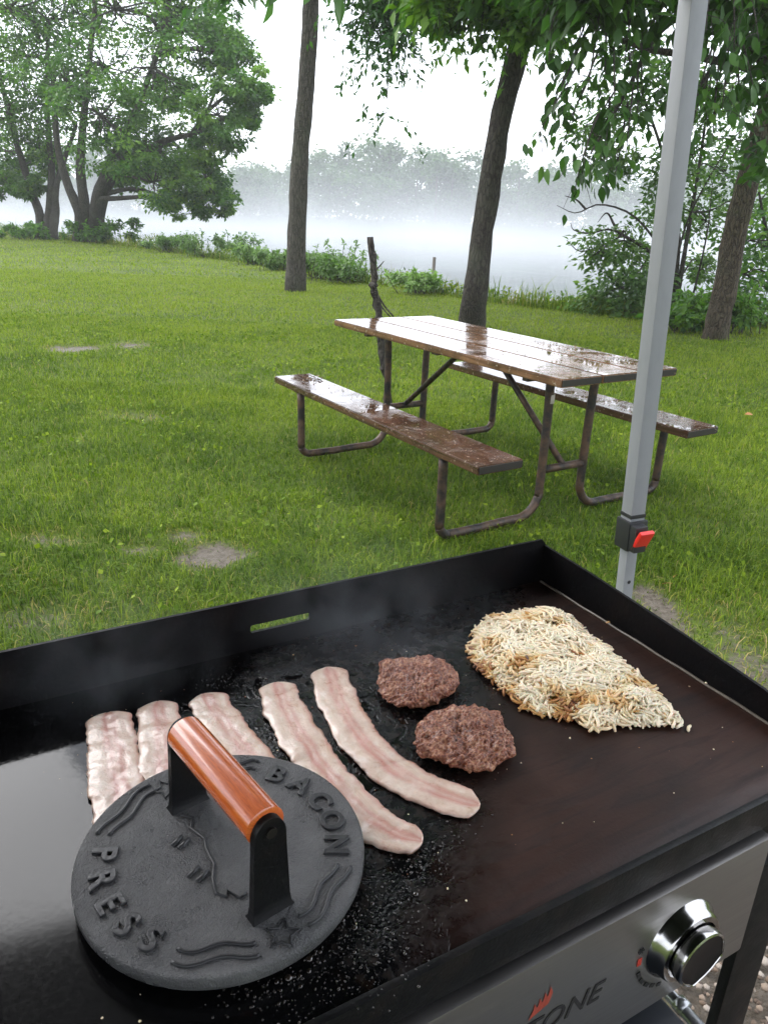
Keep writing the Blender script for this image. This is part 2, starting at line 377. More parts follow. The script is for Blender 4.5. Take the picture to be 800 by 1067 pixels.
# bright, large leaves close above, hanging on a thin low branch of the same tree
low = MB()
for (x, y) in [(283, -6), (290, -14), (268, -16), (300, -8), (318, -14), (345, -12), (352, -6), (338, -20), (326, -22), (310, -24), (262, -24), (280, -24)]:
    q = D(x, y, 6.5)
    V, Fc, T = big_leaves(q[None], .2, rng, .45, 1.6, np.array([.85])); cr.add(V, Fc, T)
tw.tube(smooth_path([P[21], D(330, -60, 10), D(350, -40, 7.2), D(318, -26, 6.5), D(255, -26, 6.4)], 20), np.linspace(.05, .006, 20), 6, False)
spray(cr, tw, [D(215, -60, 12), D(232, -20, 12), D(243, 8, 12)], rng, 60, .2, width=.4, side=7)
tr.build('trunk', BARK, root, smooth=True); cr.build('crown', LEAF_ASH, root); tw.build('branches', BARK, root, smooth=True)['kind'] = 'stuff'

# --- leaning furrowed trunk right behind the table
rng = np.random.default_rng(12); YB = 9.9
b0 = G(491, 342); tr = MB(); cr = MB(); tw = MB()
root = tree_thing('lawn_tree', b0, 'dark furrowed trunk leaning right, rising directly behind the picnic table')
pts = [b0, D(495, 305, YB), D(501, 250, YB), D(511, 190, YB), D(522, 120, YB), D(540, 50, YB), D(552, 0, YB), D(566, -90, YB), D(576, -200, YB), D(590, -330, YB)]
P = trunk_tube(tr, pts, .155, .09, rng)
bl = rnd_blobs(rng, 26, P[-1]+np.array([0, -.3, .2]), (3.4, 3.2, 2.9), (.8, 1.3), 4.2)
bl += [(D(x, y, Y), r) for x, y, Y, r in [(470, -20, 9.2, .42), (510, -22, 8.8, .5), (548, -20, 9.6, .5), (600, -30, 9.0, .5), (560, 10, 8.8, .30), (455, -10, 9.6, .4)]]
limbs(tr, P[18:], bl, rng, .05, .012)
blob_leaves(cr, bl, rng, 42, .17, subs=11, twig=tw)
for (a, m_, z, Y, n_) in [((470, -60), (450, -16), (434, 18), 9.3, 60), ((470, -60), (462, -10), (452, 34), 9.0, 70), ((480, -60), (480, -10), (478, 38), 9.2, 60), ((500, -60), (505, -10), (500, 46), 8.9, 70), ((520, -60), (528, -10), (530, 50), 8.9, 70),
                          ((545, -60), (556, 0), (562, 40), 8.8, 60), ((480, -50), (468, -10), (462, 22), 9.4, 60), ((530, -50), (516, 0), (514, 30), 9.3, 60), ((440, -50), (432, -20), (428, 6), 9.6, 50), ((560, -50), (575, 0), (584, 26), 8.8, 60), ((500, -50), (490, -10), (484, 16), 9.3, 60),
                          ((540, -50), (540, -10), (542, 16), 9.6, 60), ((520, -50), (510, -20), (506, 4), 9.0, 60), ((460, -50), (446, -20), (442, 2), 9.2, 60)]:
    spray(cr, tw, [D(*a, Y), D(*m_, Y), D(*z, Y)], rng, n_*3, .105, aspect=.42, droop=.45, width=.30, side=14, tint0=.62)
tr.build('trunk', BARK_DARK, root, smooth=True); cr.build('crown', LEAF_MID, root); tw.build('branches', BARK_DARK, root, smooth=True)['kind'] = 'stuff'

# --- brown trunk at the right, with low dark branches
rng = np.random.default_rng(13); YB = 10.1
b0 = G(744, 353); tr = MB(); cr = MB(); tw = MB()
root = tree_thing('lawn_tree', b0, 'brown leaning trunk right of the canopy pole, with low branches of dark glossy leaves')
pts = [b0, D(752, 315, YB), D(763, 255, YB), D(778, 190, YB), D(796, 125, YB), D(814, 60, YB), D(834, -20, YB), D(850, -120, YB), D(862, -240, YB)]
P = trunk_tube(tr, pts, .152, .09, rng)
bl = rnd_blobs(rng, 30, P[-1]+np.array([-.3, -1.0, .3]), (3.6, 3.4, 2.6), (.8, 1.3), 4.0)
bl += [(D(x, y, Y), r) for x, y, Y, r in [(600, -40, 7.3, .5), (650, -40, 7.0, .5), (700, -35, 7.6, .55), (760, -40, 7.6, .6), (810, -20, 7.9, .6), (830, 60, 8.2, .6), (840, 160, 8.5, .6), (570, -50, 7.4, .4)]]
limbs(tr, P[16:], bl, rng, .05, .012)
blob_leaves(cr, bl, rng, 40, .17, subs=11, twig=tw, tint0=.35)
ends = [(572, 40), (600, 55), (622, 50), (640, 30), (590, 88), (612, 100), (566, 78), (630, 95), (650, 75), (596, 128), (575, 122), (560, 148), (640, 130), (618, 150), (586, 160), (606, 186), (598, 206), (630, 172), (652, 165), (640, 190),
        (668, 110), (664, 140), (700, 30), (735, 40), (765, 60), (790, 50), (705, 90), (728, 110), (752, 120), (720, 140), (700, 150), (742, 150), (770, 130), (786, 110), (716, 70), (770, 90), (692, 120), (560, 30), (655, 40), (610, 20), (580, 15), (735, 10), (770, 20), (700, 5), (795, 15)]
for (x, y) in ends:
    Y = rng.uniform(6.6, 7.6); sx = x+(660-x)*.35+rng.uniform(-10, 10)
    if x > 690: sx = x+(770-x)*.4+rng.uniform(-8, 8)
    st = D(sx, y-rng.uniform(55, 85), Y+.25); mid = D(x+(sx-x)*.35, y-rng.uniform(28, 40), Y+.1)
    spray(cr, tw, [st, mid, D(x, y-6, Y)], rng, 19, .138, aspect=.48, droop=.75, width=.2, side=5, tint0=.30, big=True, r=.010)
for p_ in ([(792, 60), (740, -10), (680, -20), (620, 20), (585, 90)], [(796, 70), (750, 10), (690, 30), (650, 100), (615, 160)], [(800, 60), (770, 40), (735, 80), (715, 130)], [(806, 20), (760, -30), (700, -50), (610, -50)]):
    Ys = np.linspace(9.8, 7.0, len(p_)); tw.tube(smooth_path([D(x, y, Y) for (x, y), Y in zip(p_, Ys)], 18), np.linspace(.045, .008, 18), 6, False)
tr.build('trunk', BARK_BROWN, root, smooth=True); cr.build('crown', LEAF_DARK, root); tw.build('branches', BARK_DARK, root, smooth=True)['kind'] = 'stuff'

# --- thin riverside trees behind the pole
def thin_tree(seed, base, stems, blobs, label, size=.11, n_per=16, subs=9, bare_twigs=(), mat=LEAF_WILLOW, rb=.06):
    rng = np.random.default_rng(seed); tr = MB(); cr = MB(); tw = MB(); root = tree_thing('riverside_tree', base, label)
    st = []
    for s in stems:
        P = smooth_path([base]+s, 18); P[0, 2] -= .5; tr.tube(P, np.linspace(rb, rb*.25, 18), 8, True, jit=.06, rng=rng); st.append(P[6:])
    st = np.concatenate(st); limbs(tr, st, blobs, rng, rb*.3, .006, n=6)
    blob_leaves(cr, blobs, rng, n_per, size, sub=.5, subs=subs, aspect=.45, droop=.3, tint0=.5, twig=tw)
    for p_ in bare_twigs: tw.tube(smooth_path(p_, 14), np.linspace(.022, .004, 14), 5, False)
    tr.build('trunk', BARK_DARK, root, smooth=True); cr.build('crown', mat, root); tw.build('branches', BARK_DARK, root, smooth=True)['kind'] = 'stuff'
Yv = 13.0
bl = [(D(x, y, Yv+dy), r) for x, y, dy, r in [(640, 110, 0, .5), (660, 60, 1, .55), (610, 130, .5, .4), (690, 90, -.5, .5), (720, 160, .6, .5), (650, 250, 0, .42), (625, 262, -.4, .32), (670, 275, .4, .45), (645, 300, -.6, .42), (620, 312, -.3, .3), (690, 220, .5, .45), (735, 230, .8, .5),
      (700, 180, 0, .4), (755, 180, 1.2, .5), (735, 110, .4, .45), (780, 220, 1.4, .55), (680, 310, -.5, .4), (660, 325, -.8, .3), (730, 280, 1.0, .3), (765, 90, 1, .5), (790, 150, 1.5, .5), (640, 170, .3, .35)]]
bare_t = []
for p_ in ([(690, 260), (660, 225), (625, 213), (600, 222), (580, 214)], [(680, 265), (640, 240), (615, 243), (598, 240), (594, 232)], [(640, 235), (632, 222), (622, 232)], [(610, 218), (600, 208), (588, 204)], [(650, 240), (640, 250), (606, 262), (590, 250)], [(690, 250), (706, 200), (722, 120), (738, 60)], [(700, 300), (716, 230), (760, 150), (790, 120)], [(715, 335), (735, 250), (742, 190)]):
    bare_t.append([D(x, y, Yv-.2) for x, y in p_])
thin_tree(21, D(700, 352, Yv), [[D(702, 300, Yv), D(706, 240, Yv), D(690, 160, Yv), D(655, 60, Yv)], [D(705, 310, Yv), D(715, 250, Yv), D(730, 160, Yv+.5), D(745, 40, Yv+.5)], [D(700, 320, Yv), D(685, 270, Yv-.3), D(640, 240, Yv-.3)]],
          bl, 'thin many-stemmed tree with small pale leaves on the bank behind the canopy pole', bare_twigs=bare_t, n_per=42, subs=14)
Yv = 12.2
bl = [(D(x, y, Yv+dy), r) for x, y, dy, r in [(790, 250, 0, .5), (775, 285, -.3, .42), (800, 300, .3, .5), (785, 325, -.4, .35), (815, 260, .6, .6), (830, 200, .6, .7), (760, 310, .2, .3), (840, 300, 0, .6), (800, 200, .5, .5), (770, 255, .5, .4)]]
thin_tree(22, D(830, 345, Yv), [[D(815, 300, Yv), D(800, 250, Yv), D(790, 200, Yv)], [D(840, 280, Yv), D(845, 180, Yv)]], bl, 'dark leafy riverside tree at the right edge, right of the brown trunk', size=.13, n_per=20, subs=12, mat=LEAF_MID)

# --- the two broad trees at the water's edge on the left
def broad_tree(seed, base, stems, blobs, label, r0, size=.165, n_per=88, subs=21):
    rng = np.random.default_rng(seed); tr = MB(); cr = MB(); tw = MB(); root = tree_thing('broad_tree', base, label); st = []
    for s, k in stems:
        P = smooth_path([np.asarray(base)+np.array([k*.5, 0, 0])]+s, 20); P[0, 2] -= .3
        tr.tube(P, np.linspace(r0, r0*.3, 20)*(1+.4*np.exp(-np.arange(20)*.8)), 10, True, jit=.05, rng=rng); st.append(P[6:])
    st = np.concatenate(st); limbs(tr, st, blobs, rng, r0*.4, .03)
    blob_leaves(cr, blobs, rng, n_per, size, sub=.27, subs=subs, aspect=.55, droop=.35, tint0=.48, twig=tw, flat=.6, spread=1.18)
    tr.build('trunk', BARK_DARK, root, smooth=True); cr.build('crown', LEAF_MID, root); tw.build('branches', BARK_DARK, root, smooth=True)['kind'] = 'stuff'
PXM = 31/788.
def B3(lst, Y, seed):
    r = np.random.default_rng(seed); return [(D(x, y, Y+r.uniform(-2.6, 2.0)), rr*PXM) for x, y, rr in lst]
Y1, Y2 = 30.8, 33.5
blB = B3([(70, -10, 46), (120, 10, 48), (170, 20, 44), (210, 50, 36), (238, 72, 28), (258, 92, 18), (228, 120, 26), (160, 70, 42), (110, 70, 46), (70, 90, 36), (255, 118, 14), (190, 158, 30), (150, 150, 34), (215, 186, 22), (230, 208, 14), (160, 190, 26), (120, 160, 28), (200, 215, 14),
          (105, 120, 34), (245, 60, 20), (200, 10, 30), (140, -40, 46), (80, -60, 50), (175, 208, 12), (185, 100, 20), (150, 110, 26), (190, 180, 26), (215, 150, 20), (230, 30, 20), (190, -20, 30), (130, 185, 18)], Y1, 31)
broad_tree(41, G(90, 252), [([D(84, 225, Y1), D(72, 195, Y1), D(60, 150, Y1), D(55, 60, Y1)], -.5), ([D(88, 215, Y1), D(84, 170, Y1), D(90, 100, Y1), D(100, 0, Y1)], -.1), ([D(100, 215, Y1), D(108, 185, Y1), D(140, 120, Y1), D(170, 40, Y1)], .5), ([D(106, 212, Y1+.4), D(122, 180, Y1+.4), D(165, 150, Y1), D(200, 140, Y1)], .8)],
           blB, 'broad leafy tree with several dark trunks at the river edge, the right one of two', .25)
blA = B3([(10, 10, 46), (30, 60, 44), (-20, 70, 50), (10, 110, 36), (40, 140, 34), (-10, 160, 36), (30, 170, 28), (8, 190, 18), (60, 165, 22), (-30, 120, 50), (50, 20, 40), (0, -40, 50), (-40, 0, 55), (-30, 190, 20), (60, 110, 26), (35, 195, 12)], Y2, 32)
broad_tree(42, G(46, 249), [([D(42, 225, Y2), D(30, 190, Y2), D(10, 120, Y2), D(-10, 30, Y2)], -.4), ([D(52, 220, Y2), D(54, 180, Y2), D(50, 120, Y2), D(50, 20, Y2)], .2), ([D(58, 220, Y2), D(60, 190, Y2), D(80, 130, Y2)], .6)],
           blA, 'broad leafy tree cut by the left edge, ivy-dark leaning trunks at the river edge', .22)

# --- far woods across the water
rng = np.random.default_rng(51)
def far_tree_geo(cr, tr, base, h, w, rng, leaf=.62, n=380):
    base = np.asarray(base, float); k = rng.integers(5, 9)
    tr.tube([base-[0, 0, 1], base+[0, 0, h*.3], base+[rng.normal(0, .3), 0, h*.8]], [h*.022, h*.018, h*.006], 6, False)
    bl = [(base+np.array([rng.normal(0, w*.28), rng.normal(0, w*.28), h*rng.uniform(.10, .9)]), w*rng.uniform(.24, .38)) for _ in range(k)]
    bl.append((base+np.array([0, 0, h-w*.25]), w*.25))
    blob_leaves(cr, bl, rng, n//12, leaf, subs=7, sub=.45, aspect=.8, droop=.1, tint0=.45+rng.normal(0, .12))
cr = MB(); tr = MB()
for row, (dy, hs) in enumerate([(5, 7.4), (13, 8.6), (23, 9.8)]):
    x = -150.0
    while x < 150:
        x += rng.uniform(3.0, 5.5); y = far_y(x)+dy+rng.uniform(-3, 3)
        h = (hs+rng.normal(0, 1.1)+1.6*math.sin(x*.11+row)+.6*math.sin(x*.37))*y/138.
        if x < -30: h *= .86
        far_tree_geo(cr, tr, (x, y, ground_h(np.array(x), np.array(y))), h, rng.uniform(5, 8), rng)
fm_trunk = Mat('far_bark', (.08, .07, .06), .9).m
o = cr.build('far_woods', LEAF_FAR); tag(o, 'hazy wooded far bank seen through mist across the river', kind='stuff')
me_t = tr.build('far_woods_trunks', fm_trunk, o)
for (px, ytop, Y, w, lab) in [(402, 142, 152, 10.5, 'tallest misty tree standing above the far bank woods, between the two lawn trunks'), (468, 166, 148, 9.0, 'rounded misty far bank tree just left of the leaning dark trunk'), (567, 176, 146, 8.0, 'misty far bank tree just right of the leaning dark trunk')]:
    c = MB(); tt = MB(); b = D(px, 236, Y); b[2] = .6; top = D(px, ytop, Y)
    root = tree_thing('far_bank_tree', b, lab, 'single trees on the far bank')
    for _ in range(2): far_tree_geo(c, tt, b, top[2]-b[2], w, rng, n=420, leaf=.7)
    c.build('crown', LEAF_FAR, root); tt.build('trunk', fm_trunk, root)

# --- bushes and weeds on the near bank
def bush(seed, px, py, w, h, label, mat=LEAF_BUSH, size=.10, n=26, Y=None, tint0=.5):
    rng = np.random.default_rng(seed); p = G(px, py) if Y is None else D(px, py, Y); p[1] += .5
    p[2] = float(ground_h(p[0], p[1])); cr, tw = MB(), MB(); root = thing('riverside_bush', p, label, 'bush', 'bushes along the river bank'); bl = []
    for _ in range(int(9)):
        q = p+np.array([rng.normal(0, w*.3), rng.normal(0, w*.22), h*rng.uniform(.25, .85)]); bl.append((q, min(w, h)*rng.uniform(.18, .3)))
        tw.tube(bez(p+np.array([rng.normal(0, w*.1), rng.normal(0, .1), -.1]), q, rng, 5, .05), np.linspace(.014, .004, 5), 4, False)
    for _ in range(12):     # upright shoots
        a = p+np.array([rng.normal(0, w*.3), rng.normal(0, w*.2), 0]); z = a+np.array([rng.normal(0, .12), rng.normal(0, .1), h*rng.uniform(.75, 1.15)])
        pt = bez(a, z, rng, 8, .04); tw.tube(pt, np.linspace(.008, .003, 8), 4, False)
        k = 26; tt = rng.uniform(.35, 1, k)*7; i = np.clip(tt.astype(int), 0, 6); P = pt[i]+(pt[i+1]-pt[i])*(tt-i)[:, None]
        V, Fc, T = leaf_quads(P, size*1.1, rng, .38, .25, tint0+.1+rng.normal(0, .12, k)); cr.add(V, Fc, T)
    blob_leaves(cr, bl, rng, n, size, sub=.55, subs=8, aspect=.5, droop=.3, tint0=tint0, twig=None)
    cr.build('foliage', mat, root); tw.build('stems', BARK_DARK, root)['kind'] = 'stuff'
bush(61, 352, 296, 1.3, .78, 'leafy green bush just right of the straight grey trunk')
bush(62, 330, 292, .9, .55, 'low bush touching the right side of the straight grey trunk')
bush(63, 441, 309, 1.0, .40, 'pale green low bush between the upright dead stick and the leaning trunk', tint0=.85)
bush(64, 286, 283, 1.0, .50, 'weedy bush just left of the straight grey trunk', tint0=.55)
bush(65, 212, 269, 1.5, .75, 'dense green bush by the bank right of the broad leafy trees', tint0=.4)
bush(66, 258, 277, 1.0, .48, 'spiky weed bush in the gap between the broad trees and the grey trunk', tint0=.55)
bush(67, 175, 264, 1.3, .55, 'low bush just beyond the shade of the broad leafy trees', tint0=.42)
bush(68, 648, 326, 1.2, .55, 'thick bush just left of the canopy pole on the bank', tint0=.45)
bush(69, 600, 322, .8, .4, 'small reddish weed bush on the bank above the picnic table right half', tint0=.5)
bush(70, 105, 254, 2.2, .9, 'dark undergrowth bush at the foot of the broad trees', mat=LEAF_MID, tint0=.4, size=.16)
bush(71, 770, 352, .9, .6, 'bush beside the foot of the brown trunk', mat=LEAF_MID, tint0=.5)
bush(72, 725, 350, .7, .5, 'small bush between the canopy pole and the brown trunk', mat=LEAF_MID, tint0=.55)
bush(73, 30, 250, 2.4, .6, 'low dark bush left of the broad trees on the bank', mat=LEAF_MID, tint0=.45, size=.16)

def blades(x, y, z, h, w, lean, rng, tint):
    n = len(x); an = rng.uniform(0, 2*np.pi, n); ld = np.stack([np.cos(an), np.sin(an)], 1)*lean[:, None]*h[:, None]
    pa = an+np.pi/2+rng.normal(0, .6, n); sx = np.stack([np.cos(pa), np.sin(pa)], 1)*w[:, None]*.5
    b = np.stack([x, y, z], 1); s3 = np.concatenate([sx, np.zeros((n, 1))], 1)
    m = b+np.concatenate([ld*.35, (h*.62)[:, None]], 1); tp = b+np.concatenate([ld, (h*np.sqrt(np.clip(1-lean**2*.6, .15, 1)))[:, None]], 1)
    V = np.stack([b-s3, b+s3, m+s3*.8, m-s3*.8, tp], 1).reshape(-1, 3); i = np.arange(n)*5
    Fc = np.concatenate([np.stack([i, i+1, i+2], 1), np.stack([i, i+2, i+3], 1), np.stack([i+3, i+2, i+4], 1)])
    T = np.repeat(np.clip(tint, .001, 1), 5); hh = np.tile(np.array([0, 0, .6, .6, 1.0]), n); return V, Fc, np.stack([T, hh, T], 1)
gmat = Mat('grass_blade', (.05, .1, .02), .6, spec=.12); t = gmat.attr()
gc = gmat.ramp(t[0], [(0, (.034, .070, .007)), (.45, (.096, .158, .011)), (.72, (.215, .275, .020)), (.86, (.22, .21, .05)), (1, (.36, .27, .12))]); gmat.set('Base Color', gc)
trn = gmat.n('BsdfTranslucent'); gmat.link(gmat.mix(1.0, gc, (1, 1.2, .5), 'MULTIPLY'), trn.inputs[0])
mx = gmat.t.nodes.new('ShaderNodeMixShader'); mx.inputs[0].default_value = .3
gmat.link(gmat.b.outputs[0], mx.inputs[1]); gmat.link(trn.outputs[0], mx.inputs[2]); gmat.link(mx.outputs[0], gmat.out.inputs[0])
GRASS = gmat.m
rng = np.random.default_rng(71); gr = MB()
def scatter(n, y0, y1, hmul, wmul):
    y = np.sqrt(rng.uniform(y0**2, y1**2, n)); x = rng.uniform(-1, 1, n)*(y*.60+1.2)
    e = (y-edge_y(x)); k = e < .9; x, y = x[k], y[k]
    b = bare(x, y); clump = vnoise(x, y, 7, 21); k = rng.random(len(x)) > np.clip(b*1.25, 0, .97); k &= rng.random(len(x)) < .55+.6*clump
    x, y, b = x[k], y[k], b[k]; n = len(x)
    pat = vnoise(x, y, .9, 22); fine = vnoise(x, y, 5, 23); big = vnoise(x, y, .22, 24)
    dry = np.clip((2.75-y)/.9, 0, 1)*np.clip(vnoise(x, y, 2.2, 25)*1.5-.25, 0, 1)
    tint = .10+.30*pat+.34*fine+.16*(big-.5)+rng.normal(0, .21, n)+.36*np.clip((y-3)/9, 0, 1)
    tint = np.minimum(tint, .58+.20*rng.random(n)); straw = rng.random(n) < (.018+.50*dry+.3*np.clip(b*2, 0, 1)); tint = np.where(straw, rng.uniform(.8, 1, n), tint)
    h = hmul*rng.lognormal(0, .32, n)*(.75+.5*vnoise(x, y, 1.7, 26))*(1-.6*b); w = wmul*rng.uniform(.6, 1.3, n)
    lean = rng.beta(2.4, 1.6, n)*1.3
    return blades(x, y, ground_h(x, y)-.012*b-.004, h, w, np.clip(lean, 0, 1.15), rng, tint)
for n, y0, y1, hm, wm_ in [(130000, 1.5, 3.2, .042, .0034), (220000, 3.2, 6.0, .038, .0038), (190000, 6, 10, .036, .0054), (150000, 10, 17, .038, .0095), (110000, 17, 38, .046, .020)]:
    gr.add(*scatter(n, y0, y1, hm, wm_))
# broad low weeds and clover among the blades
n = 16000; y = np.sqrt(rng.uniform(1.8**2, 10**2, n)); x = rng.uniform(-1, 1, n)*(y*.58+.6); k = (vnoise(x, y, 2.6, 31) > .58) & (bare(x, y) < .3) & (y < edge_y(x)); x, y = x[k], y[k]
P = np.stack([x, y, ground_h(x, y)+rng.uniform(.02, .05, len(x))], 1)
V, Fc, T = leaf_quads(P, .019+.0016*y, rng, .85, .1, rng.uniform(.3, .68, len(x))); T[:, 1] = .6; gr.add(V, Fc, T)
tag(gr.build('grass', GRASS), 'mown lawn grass with clover and a few straw blades', kind='stuff')

# tall weeds on the bank
rng = np.random.default_rng(72); wd = MB()
n = 26000; x = rng.uniform(-20, 9, n); off = np.abs(rng.normal(0, .8, n))+.1; y = edge_y(x)+off
dens = .35+.9*vnoise(x, y, .7, 41); k = rng.random(n) < dens; x, y = x[k], y[k]; n = len(x)
h = rng.lognormal(-1.65, .45, n)*(.6+.8*vnoise(x, y, .45, 42)); wd.add(*blades(x, y, ground_h(x, y)-.02, h, rng.uniform(.008, .022, n), rng.beta(2, 3, n)*.9, rng, .30+.36*vnoise(x, y, .8, 43)+rng.normal(0, .12, n)+.4*(rng.random(n) < .16)))
n = 30000; x = rng.uniform(-20, 9, n); y = edge_y(x)+np.abs(rng.normal(0, .9, n))+.1; k = rng.random(n) < .9*vnoise(x, y, .9, 44); x, y = x[k], y[k]; n = len(x)
P = np.stack([x, y, ground_h(x, y)+rng.uniform(0, .45, n)*vnoise(x, y, .5, 42)*1.4], 1)
V, Fc, T = leaf_quads(P, .085, rng, .45, .3, .45+rng.normal(0, .18, n)); wd.add(V, Fc, T)
tag(wd.build('bank_weeds', GRASS), 'tall weeds and grasses along the river bank', kind='stuff')

# grey wooden stake in the water
st = D(449, 290, 20.0); st[2] = WATER_Z-.4; s2 = D(452.5, 268, 20.0)
wood_grey = Mat('weathered_wood', (.10, .085, .07), .85); wood_grey.set('Base Color', wood_grey.mix(wood_grey.noise(wood_grey.coord(scale=(1, 1, .1)), 30, 5), (.05, .042, .035), (.15, .13, .11)))
sk = MB(); sk.tube([st, st*.5+s2*.5+[.01, 0, 0], s2], [.055, .05, .04], 9, True, jit=.05, rng=rng)
tag(sk.build('river_stake', wood_grey.m, smooth=True, loc=st), 'short grey wooden stake sticking up from the water behind the pale low bush', 'stake')

# ---------------------------------------------------------------- picnic table
T0 = np.array([.474, 4.033]); TY = -.997; TL = 1.914
Ta = np.array([math.cos(TY), math.sin(TY)]); Tb = np.array([-Ta[1], Ta[0]])
RT = np.array([[Ta[0], Tb[0], 0], [Ta[1], Tb[1], 0], [0, 0, 1]])
def TP(u, v_, z): return np.array([*(T0+Ta*u+Tb*v_), z])
def plank_mat(name, dark, light, wet):
    a = Mat(name, dark, .3, spec=.4); v = a.coord('UV', (1, 1, 1)); s1 = a.t.nodes.new('ShaderNodeMapping'); a.link(v, s1.inputs[0]); s1.inputs['Scale'].default_value = (2.2, 60, 1)
    g1 = a.noise(s1.outputs[0], 1.0, 8, .65, .8); g2 = a.noise(v, 5, 5, .6); g3 = a.noise(v, 46, 4, .6)
    c = a.mix(a.ramp(g1, [(.32, 0), (.70, 1)]), dark, light); c = a.mix(a.ramp(g2, [(.45, 0), (.75, .75)]), c, tuple(x*.35 for x in dark))
    c = a.mix(a.ramp(g3, [(.60, 0), (.68, .7)]), c, (.30, .26, .21)); eg = a.attr()[0]; c = a.mix(eg, c, (.012, .009, .007)); a.set('Base Color', c)
    pud = a.ramp(a.noise(v, 6.5, 6, .62, .5), [(.46, 0), (.66, 1)])
    a.set('Roughness', a.math('MAXIMUM', a.math('ADD', a.math('MULTIPLY', pud, .25), .03), a.math('MULTIPLY', eg, .8))); a.b.inputs['Coat Weight'].default_value = .35*wet; a.set('Coat Roughness', a.math('ADD', a.math('MULTIPLY', pud, .15), .015))
    a.bump(a.math('MULTIPLY', a.math('ADD', g1, a.math('MULTIPLY', g3, .6)), pud), .0012, .6); return a.m
WOOD_TOP = plank_mat('wet_redwood', (.060, .033, .020), (.20, .105, .054), 1.0)
WOOD_SEAT = plank_mat('wet_old_plank', (.036, .020, .013), (.105, .052, .032), 1.0)
pipe = Mat('rusty_pipe', (.07, .05, .035), .55, metal=.35); pv = pipe.coord()
pipe.set('Base Color', pipe.mix(pipe.ramp(pipe.noise(pv, 14, 6, .65), [(.4, 0), (.62, 1)]), (.016, .014, .012), (.085, .048, .028)))
pipe.set('Roughness', pipe.ramp(pipe.noise(pv, 30, 4), [(.3, .35), (.7, .75)])); pipe.bump(pipe.noise(pv, 120, 4), .001)
PIPE = pipe.m
def plank(mb, u0, u1, v0, v1, z, th, seed):
    """one board with eased edges, UV in metres along the grain"""
    bm = bmesh.new(); bmesh.ops.create_cube(bm, size=1)
    for w in bm.verts: w.co = Vector((w.co.x*(u1-u0), w.co.y*(v1-v0), w.co.z*th))
    bmesh.ops.bevel(bm, geom=list(bm.edges), offset=.005, segments=2, affect='EDGES'); bm.verts.index_update()
    L = np.array([w.co for w in bm.verts]); Wd = (L+np.array([(u0+u1)/2, (v0+v1)/2, z-th/2])) @ RT.T+np.array([*T0, 0])
    mb.add(Wd, [[w.index for w in f.verts] for f in bm.faces], np.repeat((np.abs(L[:, 0]) > (u1-u0)/2-.0035).astype(float)[:, None], 3, 1), np.stack([L[:, 0]+seed*3.1, L[:, 1]+L[:, 2]+seed*1.7], 1)); bm.free()
tb = thing('picnic_table', (*T0, 0), 'wet wooden picnic table with attached benches on rusty pipe legs, standing on the lawn', 'picnic table')
m = MB(); ws = .714; w3 = (ws-.012)/3
for k in range(3): plank(m, -TL/2, TL/2, -ws/2+k*(w3+.006), -ws/2+k*(w3+.006)+w3, .75, .036, k)
m.build('tabletop', WOOD_TOP, tb, uvs=True, autosmooth=40)
for s_ in (-1, 1):
    m = MB(); plank(m, -TL/2, TL/2, s_*.635-.117, s_*.635+.117, .437, .038, 5+s_); m.build('bench_seat', WOOD_SEAT, tb, uvs=True, autosmooth=40)
def arc(c, r, a0, a1, n=8): return [(c[0]+r*math.cos(R_(a)), c[1]+r*math.sin(R_(a))) for a in np.linspace(a0, a1, n)]
for eu in (-.68, .68):
    for s_ in (-1, 1):      # U-shaped pipe: seat post, run along the ground, table leg
        vz = [(.715, .395), (.712, .25)]+arc((.655, .085), .057, 0, -90)+[(.5, .026), (.38, .030)]+arc((.26, .155), .125, -90, -175)[0:]+[(.135, .35), (.138, .55), (.145, .70)]
        p2 = smooth_path([TP(eu, s_*a, z) for a, z in vz], 60); m = MB(); m.tube(p2, .021, 12)
        lg = m.build('pipe_leg', PIPE, tb, smooth=True)
        if eu > 0 and s_ < 0:
            m = MB(); m.tube([TP(eu, -.1365, .575), TP(eu, -.137, .615)], .0222, 12); m.build('paper_label', Mat('faded_paper', (.42, .38, .33), .8).m, lg, smooth=True)
    m = MB(); m.tube([TP(eu, -.135, .255), TP(eu, .135, .255)], .019, 10); m.build('crossbar', PIPE, tb, smooth=True)
    m = MB(); sg = 1 if eu > 0 else -1
    m.tube([TP(eu, 0, .262), TP(sg*.16, 0, .665), TP(sg*.08, 0, .700)], .016, 10); m.build('diagonal_brace', PIPE, tb, smooth=True)
    m = MB(); m.box(TP(eu, 0, .699), (.036, .60, .026), RT, .003); m.build('table_support', PIPE, tb)
    for s_ in (-1, 1):
        m = MB(); m.box(TP(eu, s_*.66, .404), (.036, .17, .020), RT, .003); m.build('seat_support', PIPE, tb)
m = MB(); m.box(TP(0, 0, .701), (.05, .60, .020), RT, .003); m.build('centre_cleat', PIPE, tb)

